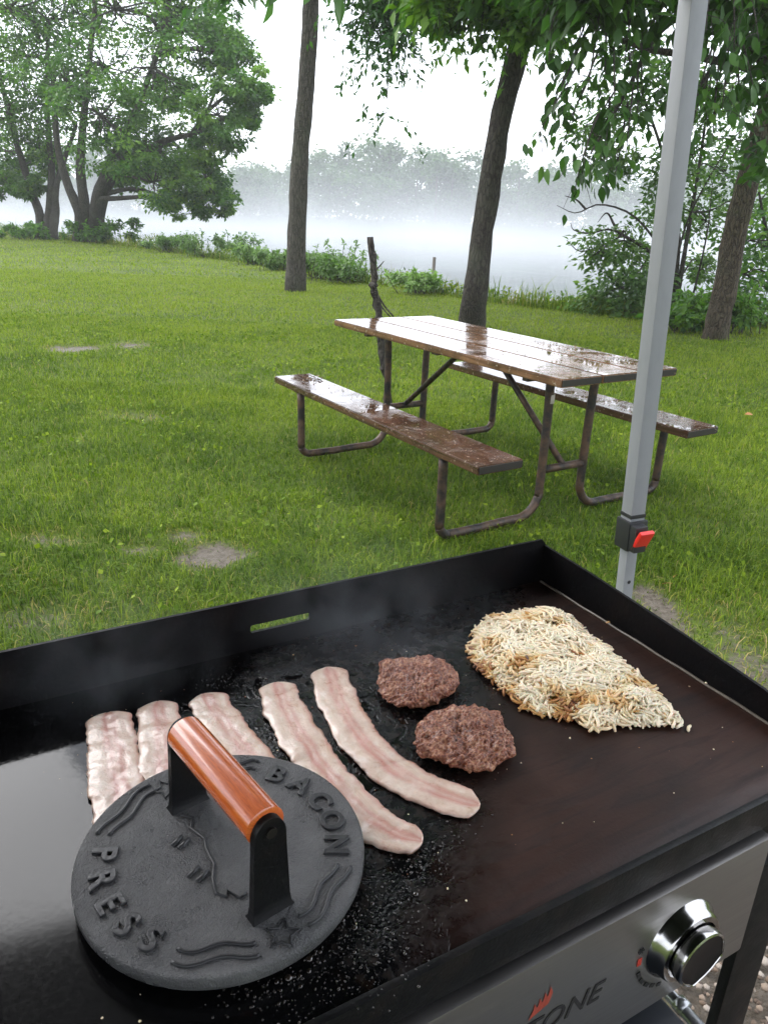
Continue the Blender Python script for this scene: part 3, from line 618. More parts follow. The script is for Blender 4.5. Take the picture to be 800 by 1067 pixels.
# wet leaf litter on the boards
rng = np.random.default_rng(81); lit = MB()
def litter(n, u, v_, su, sv, z, sz):
    P = np.stack([TP(a, b, z+.002+rng.uniform(0, .004)) for a, b in zip(rng.normal(u, su, n), rng.normal(v_, sv, n))])
    V, Fc, T = leaf_quads(P, sz, rng, .4, .0, rng.random(n)); V[:, 2] = np.where(V[:, 2] < z+.001, z+.0015, np.minimum(V[:, 2], z+.012)); lit.add(V, Fc, T)
litter(60, -.80, -.60, .045, .035, .437, .03); litter(60, -.25, -.58, .22, .03, .437, .014); litter(40, .45, -.64, .25, .05, .437, .010)
litter(50, .1, -.1, .5, .14, .75, .012); litter(160, .55, .22, .22, .07, .75, .014); litter(90, .1, .24, .3, .06, .75, .012); litter(120, .55, .64, .25, .05, .437, .016); litter(60, -.2, .0, .4, .2, .75, .008)
lm = Mat('dead_leaf_bits', (.1, .06, .03), .6); tt = lm.attr(); lm.set('Base Color', lm.ramp(tt[0], [(0, (.03, .02, .013)), (.6, (.10, .065, .035)), (1, (.28, .20, .12))]))
tag(lit.build('leaf_litter', lm.m), 'small wet dead leaf bits lying on the picnic table and benches', kind='stuff')

# dead stick standing in the lawn behind the table
rng = np.random.default_rng(82); Ys = 5.35
base = D(409, 424, Ys); m = MB(); base[2] = -.04
pts = [base, D(402, 392, Ys), D(397, 358, Ys), D(394, 328, Ys), D(391, 300, Ys), D(388, 268, Ys), D(385, 247, Ys)]
st = thing('dead_stick', (base[0], base[1], 0), 'upright dead stick stuck in the lawn behind the far end of the picnic table', 'stick')
P = smooth_path(pts, 26); P += rng.normal(0, .006, P.shape)*np.array([1, 1, .2]); m.tube(P, np.linspace(.030, .022, 26)*(1+.16*rng.normal(size=26)), 9, True, jit=.08, rng=rng)
for k in (5, 12, 17): m.tube([P[k]-[0, 0, .02], P[k]+[.0, -.006, 0], P[k]+[0, 0, .02]], [.02, .036, .02], 8)
m.build('branch', BARK_DARK, st, smooth=True)
m = MB(); m.tube(smooth_path([D(390.5, 302, Ys), D(400, 318, Ys-.05), D(410, 330, Ys-.1)], 10), np.linspace(.007, .005, 10), 6); m.tube(smooth_path([D(391, 306, Ys), D(398, 320, Ys-.05), D(408, 332, Ys-.1)], 10), np.linspace(.007, .004, 10), 6)
m.tube(smooth_path([D(389.5, 284, Ys), D(394, 279, Ys), D(400, 272, Ys)], 8), np.linspace(.007, .003, 8), 5); m.build('twig', BARK_DARK, st, smooth=True)

# ---------------------------------------------------------------- pop-up canopy
alu = Mat('painted_steel', (.46, .47, .50), .42, metal=.0, spec=.5); av = alu.coord(scale=(1, 1, .3))
alu.set('Base Color', alu.mix(alu.ramp(alu.noise(av, 60, 5), [(.45, 0), (.8, .5)]), (.21, .215, .225), (.16, .165, .175)))
alu.bump(alu.noise(alu.coord(), 900, 2), .0002, .5)
black_pl = Mat('black_plastic', (.014, .014, .016), .42).m
red_pl = Mat('red_plastic', (.55, .018, .014), .35).m
roof_m = Mat('navy_canopy_cloth', (.030, .033, .055), .85); rv = roof_m.coord(); roof_m.bump(roof_m.noise(rv, 400, 2), .0004)
E1 = np.array([math.cos(R_(-160)), math.sin(R_(-160))]); E2 = np.array([math.cos(R_(-70)), math.sin(R_(-70))])
RC = np.array([[E2[0], -E1[0], 0], [E2[1], -E1[1], 0], [0, 0, 1]])
LTOP = np.array([.467, 1.5, 2.03]); LBOT = np.array([.563, 1.5, 0.0]); AX = (LTOP-LBOT)/np.linalg.norm(LTOP-LBOT)
cpt = thing('canopy_tent', (.563, 1.5, 0), 'pop-up canopy with grey square leg and black and red latch beside the griddle', 'canopy')
def frame_for(ax):
    x = norm(np.array([E2[0], E2[1], 0])-ax*(np.array([E2[0], E2[1], 0])@ax)); y = np.cross(ax, x); return np.stack([x, y, ax], 1)
SIDE = 3.0
corners = [np.zeros(2), E1*SIDE, E1*SIDE+E2*SIDE, E2*SIDE]
def canopy_leg(off, out):
    o3 = np.array([*off, 0]); bot, top = LBOT+o3, LTOP+o3
    if off.any(): bot = np.array([top[0]+out[0]*.1, top[1]+out[1]*.1, 0])
    ax = (top-bot)/np.linalg.norm(top-bot); Fm = frame_for(ax)
    at = lambda z: bot+ax*(z-bot[2])/ax[2]
    m = MB(); z0, z1 = .735, 2.03; m.box((at(z0)+at(z1))/2, (.0345, .0345, (z1-z0)/ax[2]), Fm, .0025); lg = m.build('leg', alu.m, cpt, autosmooth=40)
    m = MB(); m.box((at(.0)+at(1.0))/2, (.0262, .0262, 1.0/ax[2]), Fm, .002)
    inner = m.build('inner_tube', alu.m, lg, autosmooth=40)
    m = MB(); m.box(at(.01), (.075, .075, .012), Fm, .002); m.build('foot_plate', alu.m, lg)
    m = MB()
    for z in (.56, .61): m.tube([at(z)+Fm[:, 0]*.0132, at(z)+Fm[:, 0]*.0136], .0042, 10)
    m.build('adjusting_hole', black_pl, lg)
    m = MB(); zc = .722; m.box(at(zc), (.046, .046, .066), Fm, .004); m.box(at(zc)+Fm[:, 0]*.030-Fm[:, 1]*.006, (.026, .030, .058), Fm, .004); br = m.build('latch_bracket', black_pl, lg, autosmooth=40)
    m = MB(); th = R_(28); Rt = Fm @ np.array([[math.cos(th), 0, math.sin(th)], [0, 1, 0], [-math.sin(th), 0, math.cos(th)]])
    m.box(at(zc)+Fm[:, 0]*.044-Fm[:, 1]*.004+Fm[:, 2]*-.002, (.010, .034, .056), Rt, .004); m.build('latch_button', red_pl, lg, autosmooth=40)
    m = MB(); m.box(at(.765)-Fm[:, 1]*.0, (.0375, .0375, .008), Fm, .001); m.build('tube_collar', black_pl, lg)
ctr = LTOP[:2]+(E1+E2)*SIDE/2
for off in corners: canopy_leg(off, norm(LTOP[:2]+off-ctr))
cs = [np.array([*(LTOP[:2]+c), 2.05]) for c in corners]; apex = np.array([*ctr, 2.85]); m = MB(); N_ = 14
for k in range(4):
    a, b = cs[k], cs[(k+1) % 4]; V = []
    for i in range(N_+1):
        t_ = i/N_
        for j in range(N_+1):
            s_ = j/N_; e = a*(1-s_)+b*s_; q = e*(1-t_)+apex*t_; q = q+np.array([0, 0, -.10*math.sin(math.pi*t_)*math.sin(math.pi*s_)]); V.append(q)
    m.add(V, [[i*(N_+1)+j, i*(N_+1)+j+1, (i+1)*(N_+1)+j+1, (i+1)*(N_+1)+j] for i in range(N_) for j in range(N_)])
    vl = [a, b, b-[0, 0, .335], a-[0, 0, .335]]; m.add(vl, [[0, 1, 2, 3]])
m.build('roof', roof_m.m, cpt, smooth=True)
m = MB()
for k in range(4):
    a, b = cs[k]-[0, 0, .05], cs[(k+1) % 4]-[0, 0, .05]; d3 = (b-a)/2
    for z0, z1 in ((.0, -.30), (-.30, .0)):
        m.tube([a+[0, 0, z0], (a+b)/2+[0, 0, z1]], .009, 6); m.tube([(a+b)/2+[0, 0, z0], b+[0, 0, z1]], .009, 6)
m.build('truss_bars', alu.m, cpt)

# ---------------------------------------------------------------- griddle
GZ = .847; GC = G(562, 605, GZ)[:2]; GA = R_(29.8)
gd = np.array([math.cos(GA), math.sin(GA)]); gn = np.array([-gd[1], gd[0]])
RG = np.array([[gd[0], gn[0], 0], [gd[1], gn[1], 0], [0, 0, 1]])
def GP(u, v_, h): return np.array([*(GC+gd*u+gn*v_), GZ+h])
def GPa(A): A = np.asarray(A, float); return np.concatenate([GC+A[:, :1]*gd+A[:, 1:2]*gn, GZ+A[:, 2:3]], 1)
def uv(px, py, h=0.0):
    q = G(px, py, GZ+h)[:2]-GC; return np.array([q@gd, q@gn])
PW, PD = .80, .437
gt = thing('griddle', (*GP(-PW/2, -PD/2, 0)[:2], 0), 'black flat-top gas griddle with steel front panel and chrome knob, food cooking on it', 'griddle')
# plate material (object coords are relative to the thing; axis-aligned copies made by mapping rotation)
pm = Mat('seasoned_steel', (.012, .011, .011), .3, spec=.5)
c = pm.t.nodes.new('ShaderNodeTexCoord'); mp = pm.t.nodes.new('ShaderNodeMapping'); mp.vector_type = 'POINT'
mp.inputs['Rotation'].default_value = (0, 0, -GA); pm.link(c.outputs['Object'], mp.inputs[0]); pv = mp.outputs[0]
sx = pm.t.nodes.new('ShaderNodeSeparateXYZ'); pm.link(pv, sx.inputs[0])       # u+PW/2, v+PD/2
nA = pm.noise(pv, 9, 5, .6); nB = pm.noise(pv, 85, 6, .7); nC = pm.noise(pv, 260, 3, .6); nW = pm.noise(pv, 14, 4, .6)
uu_ = pm.math('ADD', pm.math('SUBTRACT', sx.outputs[0], PW/2), pm.math('MULTIPLY', pm.math('SUBTRACT', nW, .5), .10)); vv_ = pm.math('SUBTRACT', sx.outputs[1], PD/2)
oil = pm.ramp(pm.math('ADD', pm.math('SUBTRACT', uu_, pm.math('MULTIPLY', pm.math('MAXIMUM', vv_, -.17), .35)), 1.0), [(.515, 1), (.56, 0)]); oil0 = oil; oil = pm.math('MULTIPLY', oil, pm.ramp(pm.math('ADD', vv_, pm.math('MULTIPLY', nA, .10)), [(.0, .0), (.001, .0)]) if False else pm.math('MULTIPLY_ADD', pm.math('MINIMUM', pm.math('MAXIMUM', pm.math('MULTIPLY', pm.math('ADD', pm.math('ADD', vv_, pm.math('MULTIPLY', nA, .03)), .40), 5.0), 0.0), 1.0), .85, .15))    # smooth oil film over the left third
rt = pm.ramp(pm.math('ADD', pm.math('SUBTRACT', uu_, vv_), .5), [(.44, 0), (.54, 1)])      # dry brown seasoning on the right
brn = pm.math('MULTIPLY', rt, pm.ramp(nA, [(.25, .35), (.65, 1)]))
base = pm.mix(brn, (.003, .003, .0034), (.038, .0165, .0115)); mp2 = pm.t.nodes.new('ShaderNodeMapping'); pm.link(pv, mp2.inputs[0]); mp2.inputs['Rotation'].default_value = (0, 0, .35); mp2.inputs['Scale'].default_value = (7, 70, 1)
nS = pm.noise(mp2.outputs[0], 1.0, 6, .65, .6); base = pm.mix(pm.math('MULTIPLY', pm.ramp(nS, [(.5, 0), (.72, .75)]), rt), base, (.006, .005, .005)); base = pm.mix(pm.math('MULTIPLY', pm.ramp(nB, [(.55, 0), (.72, .6)]), rt), base, (.030, .019, .015))
wet = pm.math('SUBTRACT', 1.0, pm.math('MAXIMUM', oil0, rt))
fl = pm.math('MULTIPLY', wet, pm.ramp(nB, [(.52, 0), (.62, 1)])); base = pm.mix(pm.math('MULTIPLY', fl, .55), base, (.022, .012, .007))
pm.set('Base Color', base)
pool = pm.ramp(pm.noise(pv, 26, 4, .6, .6), [(.52, 0), (.57, 1)])
rg = pm.mix(oil, pm.mix(rt, pm.mix(oil0, pm.mix(pool, pm.ramp(nB, [(.4, .10), (.6, .42)]), .045), .24), pm.mix(.5, pm.ramp(nA, [(.3, .36), (.7, .60)]), pm.ramp(nS, [(.35, .28), (.65, .62)]))), pm.ramp(nC, [(.45, .05), (.75, .13)]))
pm.set('Roughness', rg); pm.set('Specular IOR Level', pm.mix(oil, pm.mix(rt, .30, .24), .26))
vo = pm.n('TexVoronoi', Vector=pv, Scale=330.0); vo.feature = 'SMOOTH_F1'
bub = pm.math('MULTIPLY', pm.math('SUBTRACT', .6, vo.outputs['Distance']), pm.ramp(nW, [(.42, 0), (.6, 1)]))
hgt = pm.math('ADD', pm.math('MULTIPLY', pm.math('MULTIPLY', pm.math('ADD', bub, nB), wet), pm.math('SUBTRACT', 1.0, pm.math('MULTIPLY', pool, .9))), pm.math('MULTIPLY', nC, pm.math('ADD', pm.math('MULTIPLY', rt, .25), .02)))
pm.bump(hgt, .0011, .8); PLATE = pm.m
blk = Mat('black_enamel', (.011, .010, .010), .38, spec=.22); bv = blk.coord(); blk.set('Base Color', blk.mix(blk.ramp(blk.noise(bv, 40, 5), [(.5, 0), (.75, 1)]), (.004, .004, .0045), (.011, .008, .007))); blk.set('Roughness', blk.ramp(blk.noise(bv, 22, 5), [(.3, .33), (.7, .6)])); blk.bump(blk.noise(bv, 300, 3), .0004)
BLACK = blk.m
wallm = Mat('oily_black_wall', (.009, .008, .008), .4, spec=.12); wv = wallm.coord(); wallm.set('Base Color', wallm.mix(wallm.ramp(wallm.noise(wv, 18, 5), [(.5, 0), (.8, 1)]), (.0028, .0025, .003), (.008, .005, .0045))); wallm.set('Roughness', wallm.ramp(wallm.noise(wv, 30, 5), [(.3, .40), (.7, .65)])); wallm.bump(wallm.noise(wv, 160, 4), .0005)
WALL = wallm.m
m = MB(); NU, NV = 72, 44
us = np.linspace(-PW, 0, NU); vs_ = np.linspace(-PD, 0, NV); UU, VV = np.meshgrid(us, vs_)
r0 = np.random.default_rng(3); HH = .0008*(vnoise(UU, VV, 14, 61)-.5)+np.clip(.012-(VV+PD), 0, .012)*-.35
ii = np.arange(NU*NV).reshape(NV, NU)
m.add(GPa(np.stack([UU, VV, HH], -1).reshape(-1, 3)), np.stack([ii[:-1, :-1], ii[:-1, 1:], ii[1:, 1:], ii[1:, :-1]], -1).reshape(-1, 4)); pl = m.build('plate', PLATE, gt, smooth=True)
# back wall, with an oblong drain slot; wall is a strip in (u,h) with real thickness
def prism(mb, outline, holes=(), plane='back', t=.004, at=0.0):
    bm = bmesh.new(); loops = []
    for lp in (outline,)+tuple(holes):
        vsx = [bm.verts.new((a, b, 0)) for a, b in lp]; es = [bm.edges.new((vsx[i], vsx[(i+1) % len(vsx)])) for i in range(len(vsx))]; loops += es
    bmesh.ops.triangle_fill(bm, use_beauty=True, use_dissolve=False, edges=loops)
    bm.normal_update(); g = bmesh.ops.extrude_face_region(bm, geom=list(bm.faces)); nv = [e for e in g['geom'] if isinstance(e, bmesh.types.BMVert)]
    for w in nv: w.co.z += t
    bmesh.ops.recalc_face_normals(bm, faces=list(bm.faces)); bm.verts.index_update()
    L = np.array([w.co for w in bm.verts]); F_ = [[w.index for w in f.verts] for f in bm.faces]; bm.free()
    if plane == 'back': A = np.stack([L[:, 0], at+L[:, 2], L[:, 1]], 1)
    elif plane == 'side': A = np.stack([at+L[:, 2], L[:, 0], L[:, 1]], 1)
    mb.add(GPa(A), F_); return mb
def slot(u0, u1, h0, h1, n=6):
    r = (h1-h0)/2*.6; pts = []
    for (cx, cy2, a0) in ((u1-r, h1-r, 0), (u0+r, h1-r, 90), (u0+r, h0+r, 180), (u1-r, h0+r, 270)):
        pts += [(cx+r*math.cos(R_(a0+k*90/n)), cy2+r*math.sin(R_(a0+k*90/n))) for k in range(n+1)]
    return pts
m = MB(); prism(m, [(-PW-.004, -.004), (.004, -.004), (.004, .056), (-.004, .0655), (-PW+.004, .0655), (-PW-.004, .056)], (slot(-.4385, -.363, .0225, .0325),), 'back', .004, .0); m.build('back_wall', WALL, gt)
m = MB(); prism(m, [(.0, -.004), (.0, .056), (-.09, .053), (-.25, .043), (-.357, .0345), (-PD+.02, .022), (-PD, .010), (-PD, -.004)], (), 'side', .004, .0); m.build('side_wall', WALL, gt)
m = MB(); prism(m, [(.0, -.004), (.0, .056), (-.09, .053), (-.25, .043), (-.357, .0345), (-PD+.02, .022), (-PD, .010), (-PD, -.004)], (), 'side', .004, -PW-.004); m.build('side_wall', WALL, gt)
# pale weld bead with grease along the right and back creases
m = MB(); m.tube(GPa([(-.0015, v_, .0012+.0004*math.sin(v_*90)) for v_ in np.linspace(-.425, -.004, 40)]), .0017, 6); bead = Mat('greasy_seam', (.10, .085, .07), .3); bead.set('Base Color', bead.mix(bead.noise(bead.coord(), 70, 4), (.03, .025, .02), (.22, .19, .15))); m.build('corner_seam', bead.m, gt, smooth=True)
m = MB(); m.box(GP(-PW/2, -PD-.004, -.019), (PW+.008, .007, .036), RG, .0025); m.build('front_lip', BLACK, gt, autosmooth=40)
m = MB(); m.box(GP(-PW/2, -PD/2-.006, -.075), (PW-.05, PD-.03, .13), RG, .006); m.build('burner_box', BLACK, gt, autosmooth=40)
m = MB(); m.box(GP(-PW/2, -PD+.010, -.044), (PW-.02, .014, .014), RG, .002); m.build('front_rail', BLACK, gt)
steel = Mat('brushed_steel', (.30, .285, .275), .34, metal=.9); sv = steel.coord(scale=(1, 1, 60)); steel.set('Roughness', steel.ramp(steel.noise(sv, 12, 4), [(.3, .28), (.7, .42)])); steel.set('Base Color', steel.mix(steel.noise(steel.coord(), 9, 5), (.24, .226, .217), (.31, .296, .287)))
UR = -.0885; FV = -.4505
m = MB(); m.box(GP((UR-PW+.03)/2, FV+.006, -.1185), (PW-.03+UR, .012, .147), RG, .003); fp = m.build('front_panel', steel.m, gt, autosmooth=40)
chrome = Mat('chrome', (.42, .41, .40), .14, metal=1.0).m; blackface = Mat('black_knob_face', (.004, .004, .005), .3, spec=.2).m
RK = np.stack([RG[:, 0], np.array([0, 0, 1.0]), -RG[:, 1]], 1)     # x right, y up, z out of the panel
def lathe(mb, c, prof, n=40):
    an = np.linspace(0, 2*np.pi, n, endpoint=False); V = []
    for (r, z) in prof: V += [(r*math.cos(a), r*math.sin(a), z) for a in an]
    k = len(prof); F_ = [[i*n+j, i*n+(j+1) % n, (i+1)*n+(j+1) % n, (i+1)*n+j] for i in range(k-1) for j in range(n)]+[[(k-1)*n+j for j in range(n)]]
    mb.add(np.asarray(V) @ RK.T+c, F_)
def tear(r, n=48):
    out = []
    for a in np.linspace(0, 360, n, endpoint=False):
        d_ = abs((a+58+180) % 360-180); k = 1.0
        if d_ < 62: k = 1+.13*max(0, 1-abs(d_-42)/20)**1.3-.03*max(0, 1-d_/30)
        out.append((r*k*math.cos(R_(a)), r*k*math.sin(R_(a))))
    return np.array(out)
def knob(uk):
    c = GP(uk, FV, -.1145); m = MB(); lathe(m, c, [(.042, 0), (.041, .003), (.0375, .007), (.0365, .012), (.035, .0138), (.030, .014), (.027, .008)]); b = m.build('knob_bezel', chrome, gt, autosmooth=40)
    m = MB(); lathe(m, c, [(.0255, .006), (.0255, .017)]); m.build('knob_neck', blackface, b, autosmooth=40)
    m = MB(); rings = [(.0265, .0140), (.0280, .015), (.0288, .0225), (.0280, .0250), (.0262, .0260), (.0254, .0253)]; V = []; n = 48
    for r, z in rings: V += [(*p, z) for p in tear(r, n)]
    F_ = [[i*n+j, i*n+(j+1) % n, (i+1)*n+(j+1) % n, (i+1)*n+j] for i in range(len(rings)-1) for j in range(n)]
    m.add(np.asarray(V) @ RK.T+c, F_); kb = m.build('knob', chrome, gt, autosmooth=35)
    m = MB(); V = [(*p, z) for r, z in ((.0255, .0249), (.0180, .0241), (.005, .0238)) for p in tear(r, n)]
    m.add(np.asarray(V) @ RK.T+c, [[i*n+j, i*n+(j+1) % n, (i+1)*n+(j+1) % n, (i+1)*n+j] for i in range(2) for j in range(n)]+[[2*n+j for j in range(n)]]); m.build('knob_face', blackface, kb, autosmooth=40)
    inkb, inkr = Mat('black_ink', (.012, .012, .012), .5).m, Mat('red_ink', (.42, .035, .02), .5).m
    mk, mr = MB(), MB()
    for a, ln in ((200, .007), (214, .008), (228, .007), (240, .006), (252, .005)):
        q = c+RK @ np.array([.0515*math.cos(R_(a)), .0515*math.sin(R_(a)), .0008]); rot = RK @ np.array([[math.cos(R_(a)), -math.sin(R_(a)), 0], [math.sin(R_(a)), math.cos(R_(a)), 0], [0, 0, 1]])
        mk.box(q, (.0042, ln, .0006), rot)
    q = c+RK @ np.array([-.0515, .000, .0008]); mr.box(q, (.0048, .0085, .0006), RK)
    q = c+RK @ np.array([-.052, .0135, .0008])
    for a in (0, 60, 120): mk.box(q, (.0075, .0012, .0006), RK @ np.array([[math.cos(R_(a)), -math.sin(R_(a)), 0], [math.sin(R_(a)), math.cos(R_(a)), 0], [0, 0, 1]]))
    mk.build('dial_marks', inkb, fp); mr.build('low_flame_mark', inkr, fp)
knob(-.197); knob(-PW+.197-.07)
def text_mesh(s, size, extrude=.001, bevel=0.0, shear=0.0, offset=0.0, spacing=1.0):
    cu = bpy.data.curves.new('lettering', 'FONT'); cu.body = s; cu.size = size; cu.extrude = extrude; cu.bevel_depth = bevel; cu.shear = shear; cu.offset = offset; cu.align_x = 'CENTER'; cu.align_y = 'CENTER'; cu.space_character = spacing; cu.bevel_resolution = 1; cu.resolution_u = 4
    ob = bpy.data.objects.new('lettering', cu); COL.objects.link(ob); bpy.context.view_layer.update()
    me = bpy.data.meshes.new_from_object(ob.evaluated_get(bpy.context.evaluated_depsgraph_get()))
    V = np.array([v.co for v in me.vertices]); F_ = [list(p.vertices) for p in me.polygons]
    bpy.data.objects.remove(ob); bpy.data.meshes.remove(me); bpy.data.curves.remove(cu); return V, F_
V, F_ = text_mesh('BLACKSTONE', .0305, .0003, 0, .28, .0002, 1.08); V = V-[V[:, 0].max(), (V[:, 1].max()+V[:, 1].min())/2, V[:, 2].min()]
m = MB(); m.add(V @ RK.T+GP(-.288, FV-.0002, -.1215), F_); m.build('brand_lettering', Mat('black_print', (.015, .013, .013), .5).m, fp)
m = MB()
for k in range(4):
    a = np.array([(-.0030, -.006), (.0022, -.004), (.0045, .004), (.0018, .0105), (.0012, .004)])*(1+.12*k)+[k*.0046, k*.0024]; m.add(np.concatenate([np.c_[a, np.full(5, .0003)]]) @ RK.T+GP(-.3700, FV-.0003, -.1010), [[0, 1, 2, 3, 4]])
m.build('flame_emblem', Mat('red_print', (.30, .05, .03), .5).m, fp)
for (uu, v0) in ((-.058, -.441), (-PW+.03, -.441), (-.058, -.03), (-PW+.03, -.03)):
    m = MB(); m.box(GP(uu, v0, -.467), (.056, .012, .76), RG, .003); m.build('leg', BLACK, gt, autosmooth=40)
m = MB(); m.box(GP(-PW/2, -PD/2, -.645), (PW-.12, PD-.10, .022), RG, .004); m.build('lower_shelf', Mat('dark_shelf', (.020, .024, .030), .45).m, gt, autosmooth=40)
m = MB(); m.box(GP((-.188-PW+.03)/2, -.505, -.217), (PW-.03-.188, .13, .018), RG, .004); m.build('front_tray', Mat('dark_tray', (.010, .013, .019), .42).m, gt, autosmooth=40)
m = MB(); m.tube(smooth_path([GP(-.165, -.40, -.225), GP(-.166, -.46, -.226), GP(-.166, -.53, -.228)], 12), .0062, 12); m.tube([GP(-.165, -.445, -.225), GP(-.165, -.455, -.225)], .0085, 12); m.build('gas_hose_fitting', Mat('dull_metal', (.35, .36, .37), .3, metal=.8).m, gt, smooth=True)

# ---------------------------------------------------------------- food
def food_noise(A, sc, seed): return vnoise(A[:, 0], A[:, 1], sc, seed)
# bacon
bm_ = Mat('bacon', (.6, .4, .35), .38, spec=.5, Coat_Weight=.7, Coat_Roughness=.16, Subsurface_Weight=.25, Subsurface_Scale=.004); bm_.b.inputs['Subsurface Radius'].default_value = (1, .4, .25)
bu = bm_.coord('UV'); mp1 = bm_.t.nodes.new('ShaderNodeMapping'); bm_.link(bu, mp1.inputs[0]); mp1.inputs['Scale'].default_value = (14, 3.2, 1)
sxy = bm_.t.nodes.new('ShaderNodeSeparateXYZ'); bm_.link(bu, sxy.inputs[0])
w1 = bm_.noise(mp1.outputs[0], 1.0, 5, .6, .7); w2 = bm_.noise(bm_.coord(), 90, 5, .6); w3 = bm_.noise(bm_.coord(), 420, 3, .6); w4 = bm_.noise(bm_.coord(), 36, 4, .6)
yy = bm_.math('ADD', sxy.outputs[1], bm_.math('MULTIPLY', bm_.math('SUBTRACT', w4, .5), .28))
lean = bm_.ramp(yy, [(.0, .25), (.14, 0), (.30, .05), (.44, .95), (.54, .55), (.62, .85), (.74, .12), (.88, .1), (.97, .75)])
lean = bm_.math('MULTIPLY', lean, bm_.ramp(w1, [(.30, .35), (.55, 1)]))
fat = bm_.mix(bm_.ramp(w2, [(.35, 0), (.7, 1)]), (.60, .44, .345), (.75, .63, .535)); meat = bm_.mix(w2, (.47, .17, .14), (.58, .31, .26))
bc = bm_.mix(lean, fat, meat); bc = bm_.mix(bm_.ramp(bm_.math('ADD', w1, bm_.math('MULTIPLY', w2, .3)), [(.72, 0), (.86, .55)]), bc, (.46, .28, .15))
ta = bm_.attr(); bc = bm_.mix(ta[0], bc, (.13, .055, .03)); bm_.set('Base Color', bc)
bm_.set('Roughness', bm_.ramp(w2, [(.3, .22), (.7, .5)])); bm_.bump(bm_.math('ADD', bm_.math('MULTIPLY', w2, 1.0), bm_.math('ADD', bm_.math('MULTIPLY', w3, .35), bm_.math('MULTIPLY', w4, .35))), .0013, .9); BACON = bm_.m
def bacon(px, widths, label, seed, thick=.0033, wavy=.0012):
    rng = np.random.default_rng(seed); pts = np.array([uv(x, y, .004) for x, y in px]); n = 110; P = smooth_path(pts, n); tt = np.linspace(0, 1, n)
    Wd = np.interp(tt, np.linspace(0, 1, len(widths)), widths)*.5; Tn = norm(np.gradient(P, axis=0)); Nn = np.stack([-Tn[:, 1], Tn[:, 0]], 1); s = np.concatenate([[0], np.cumsum(np.linalg.norm(np.diff(P, axis=0), axis=1))])
    endr = np.sqrt(np.clip(np.minimum(s, s[-1]-s)/.009, 0.02, 1)); k = 21; cross = np.linspace(-1, 1, k); V = []; U = []; C = []
    e1 = .0022*(vnoise(s*60, s*0, 1, seed)-.5)+.0012*(vnoise(s*220, s*0, 1, seed+1)-.5); e2 = .0022*(vnoise(s*60, s*0+9, 1, seed+2)-.5)+.0012*(vnoise(s*220, s*0, 1, seed+3)-.5)
    for layer in (1, 0):
        for i in range(n):
            for c_ in cross:
                w_ = Wd[i]*endr[i]+(e1[i] if c_ < 0 else e2[i])*1.6; q = P[i]+Nn[i]*c_*w_
                ed = max(0, 1-abs(c_)**6)*min(1, endr[i]*1.2)
                wav = wavy*(math.sin(s[i]*95+c_*1.2+seed)*.3+math.sin(s[i]*210+seed*2)*.25+.9*(vnoise(q[0], q[1], 70, seed)-.5)+.6*(vnoise(q[0], q[1], 170, seed+5)-.5)+0.5*(vnoise(c_*7, s[i]*60, 1, seed+8)-.5))
                base_h = .0012+.0010*max(0, math.sin(s[i]*60+seed))*abs(c_)
                V.append((q[0], q[1], base_h+(thick*(.55+.45*ed)+wav*ed if layer else 0))); U.append((s[i]*1.0, c_*.5+.5)); C.append([max(0.0, min(1.0, (abs(c_)-.93)*9+(vnoise(q[0], q[1], 120, seed)-.62)*1.5))*(.8 if layer else 1)+1e-4]*3)
    F_ = []; o_ = n*k
    for i in range(n-1):
        for j in range(k-1):
            a = i*k+j; F_.append([a, a+1, a+k+1, a+k]); F_.append([o_+a, o_+a+k, o_+a+k+1, o_+a+1])
        F_.append([i*k, i*k+k, o_+i*k+k, o_+i*k]); a = i*k+k-1; F_.append([a, o_+a, o_+a+k, a+k])
    F_.append([j for j in range(k)]+[o_+j for j in range(k)][::-1]); b_ = (n-1)*k; F_.append([b_+j for j in range(k)][::-1]+[o_+b_+j for j in range(k)])
    m = MB(); m.add(GPa(V), F_, np.array(C), U); c0 = GP(*P[n//2], 0)
    tag(m.build('bacon_strip', BACON, loc=c0, uvs=True, smooth=True), label, 'bacon', 'bacon strips frying on the griddle')
# widths in metres
bacon([(112, 742), (117, 775), (122, 808), (127, 840), (132, 880), (138, 930)], [.044, .047, .048, .046, .044, .042], 'pale bacon strip at the far left, half under the press', 1)
bacon([(165, 730), (167, 760), (168, 795), (170, 830), (172, 860)], [.040, .042, .040, .038, .036], 'second bacon strip from the left, tucked under the handle side of the press', 2)
bacon([(212, 722), (230, 750), (250, 778), (272, 805), (292, 840)], [.040, .043, .044, .042, .040], 'middle bacon strip running under the top of the press', 3)
bacon([(287, 710), (298, 740), (318, 775), (345, 812), (376, 846), (410, 868), (440, 876)], [.040, .044, .044, .040, .040, .038, .034], 'long curved bacon strip touching the press rim on its right', 4)
bacon([(341, 694), (352, 728), (372, 765), (402, 796), (440, 819), (475, 833), (500, 838)], [.038, .043, .044, .042, .040, .036, .030], 'outermost long bacon strip beside the two beef patties', 5)
rng = np.random.default_rng(98); gb = MB(); po_ = bmesh.new(); bmesh.ops.create_icosphere(po_, subdivisions=2, radius=1); pV = np.array([w.co for w in po_.verts]); po_.verts.index_update(); pF = np.array([[w.index for w in f.verts] for f in po_.faces]); po_.free()
spots = []
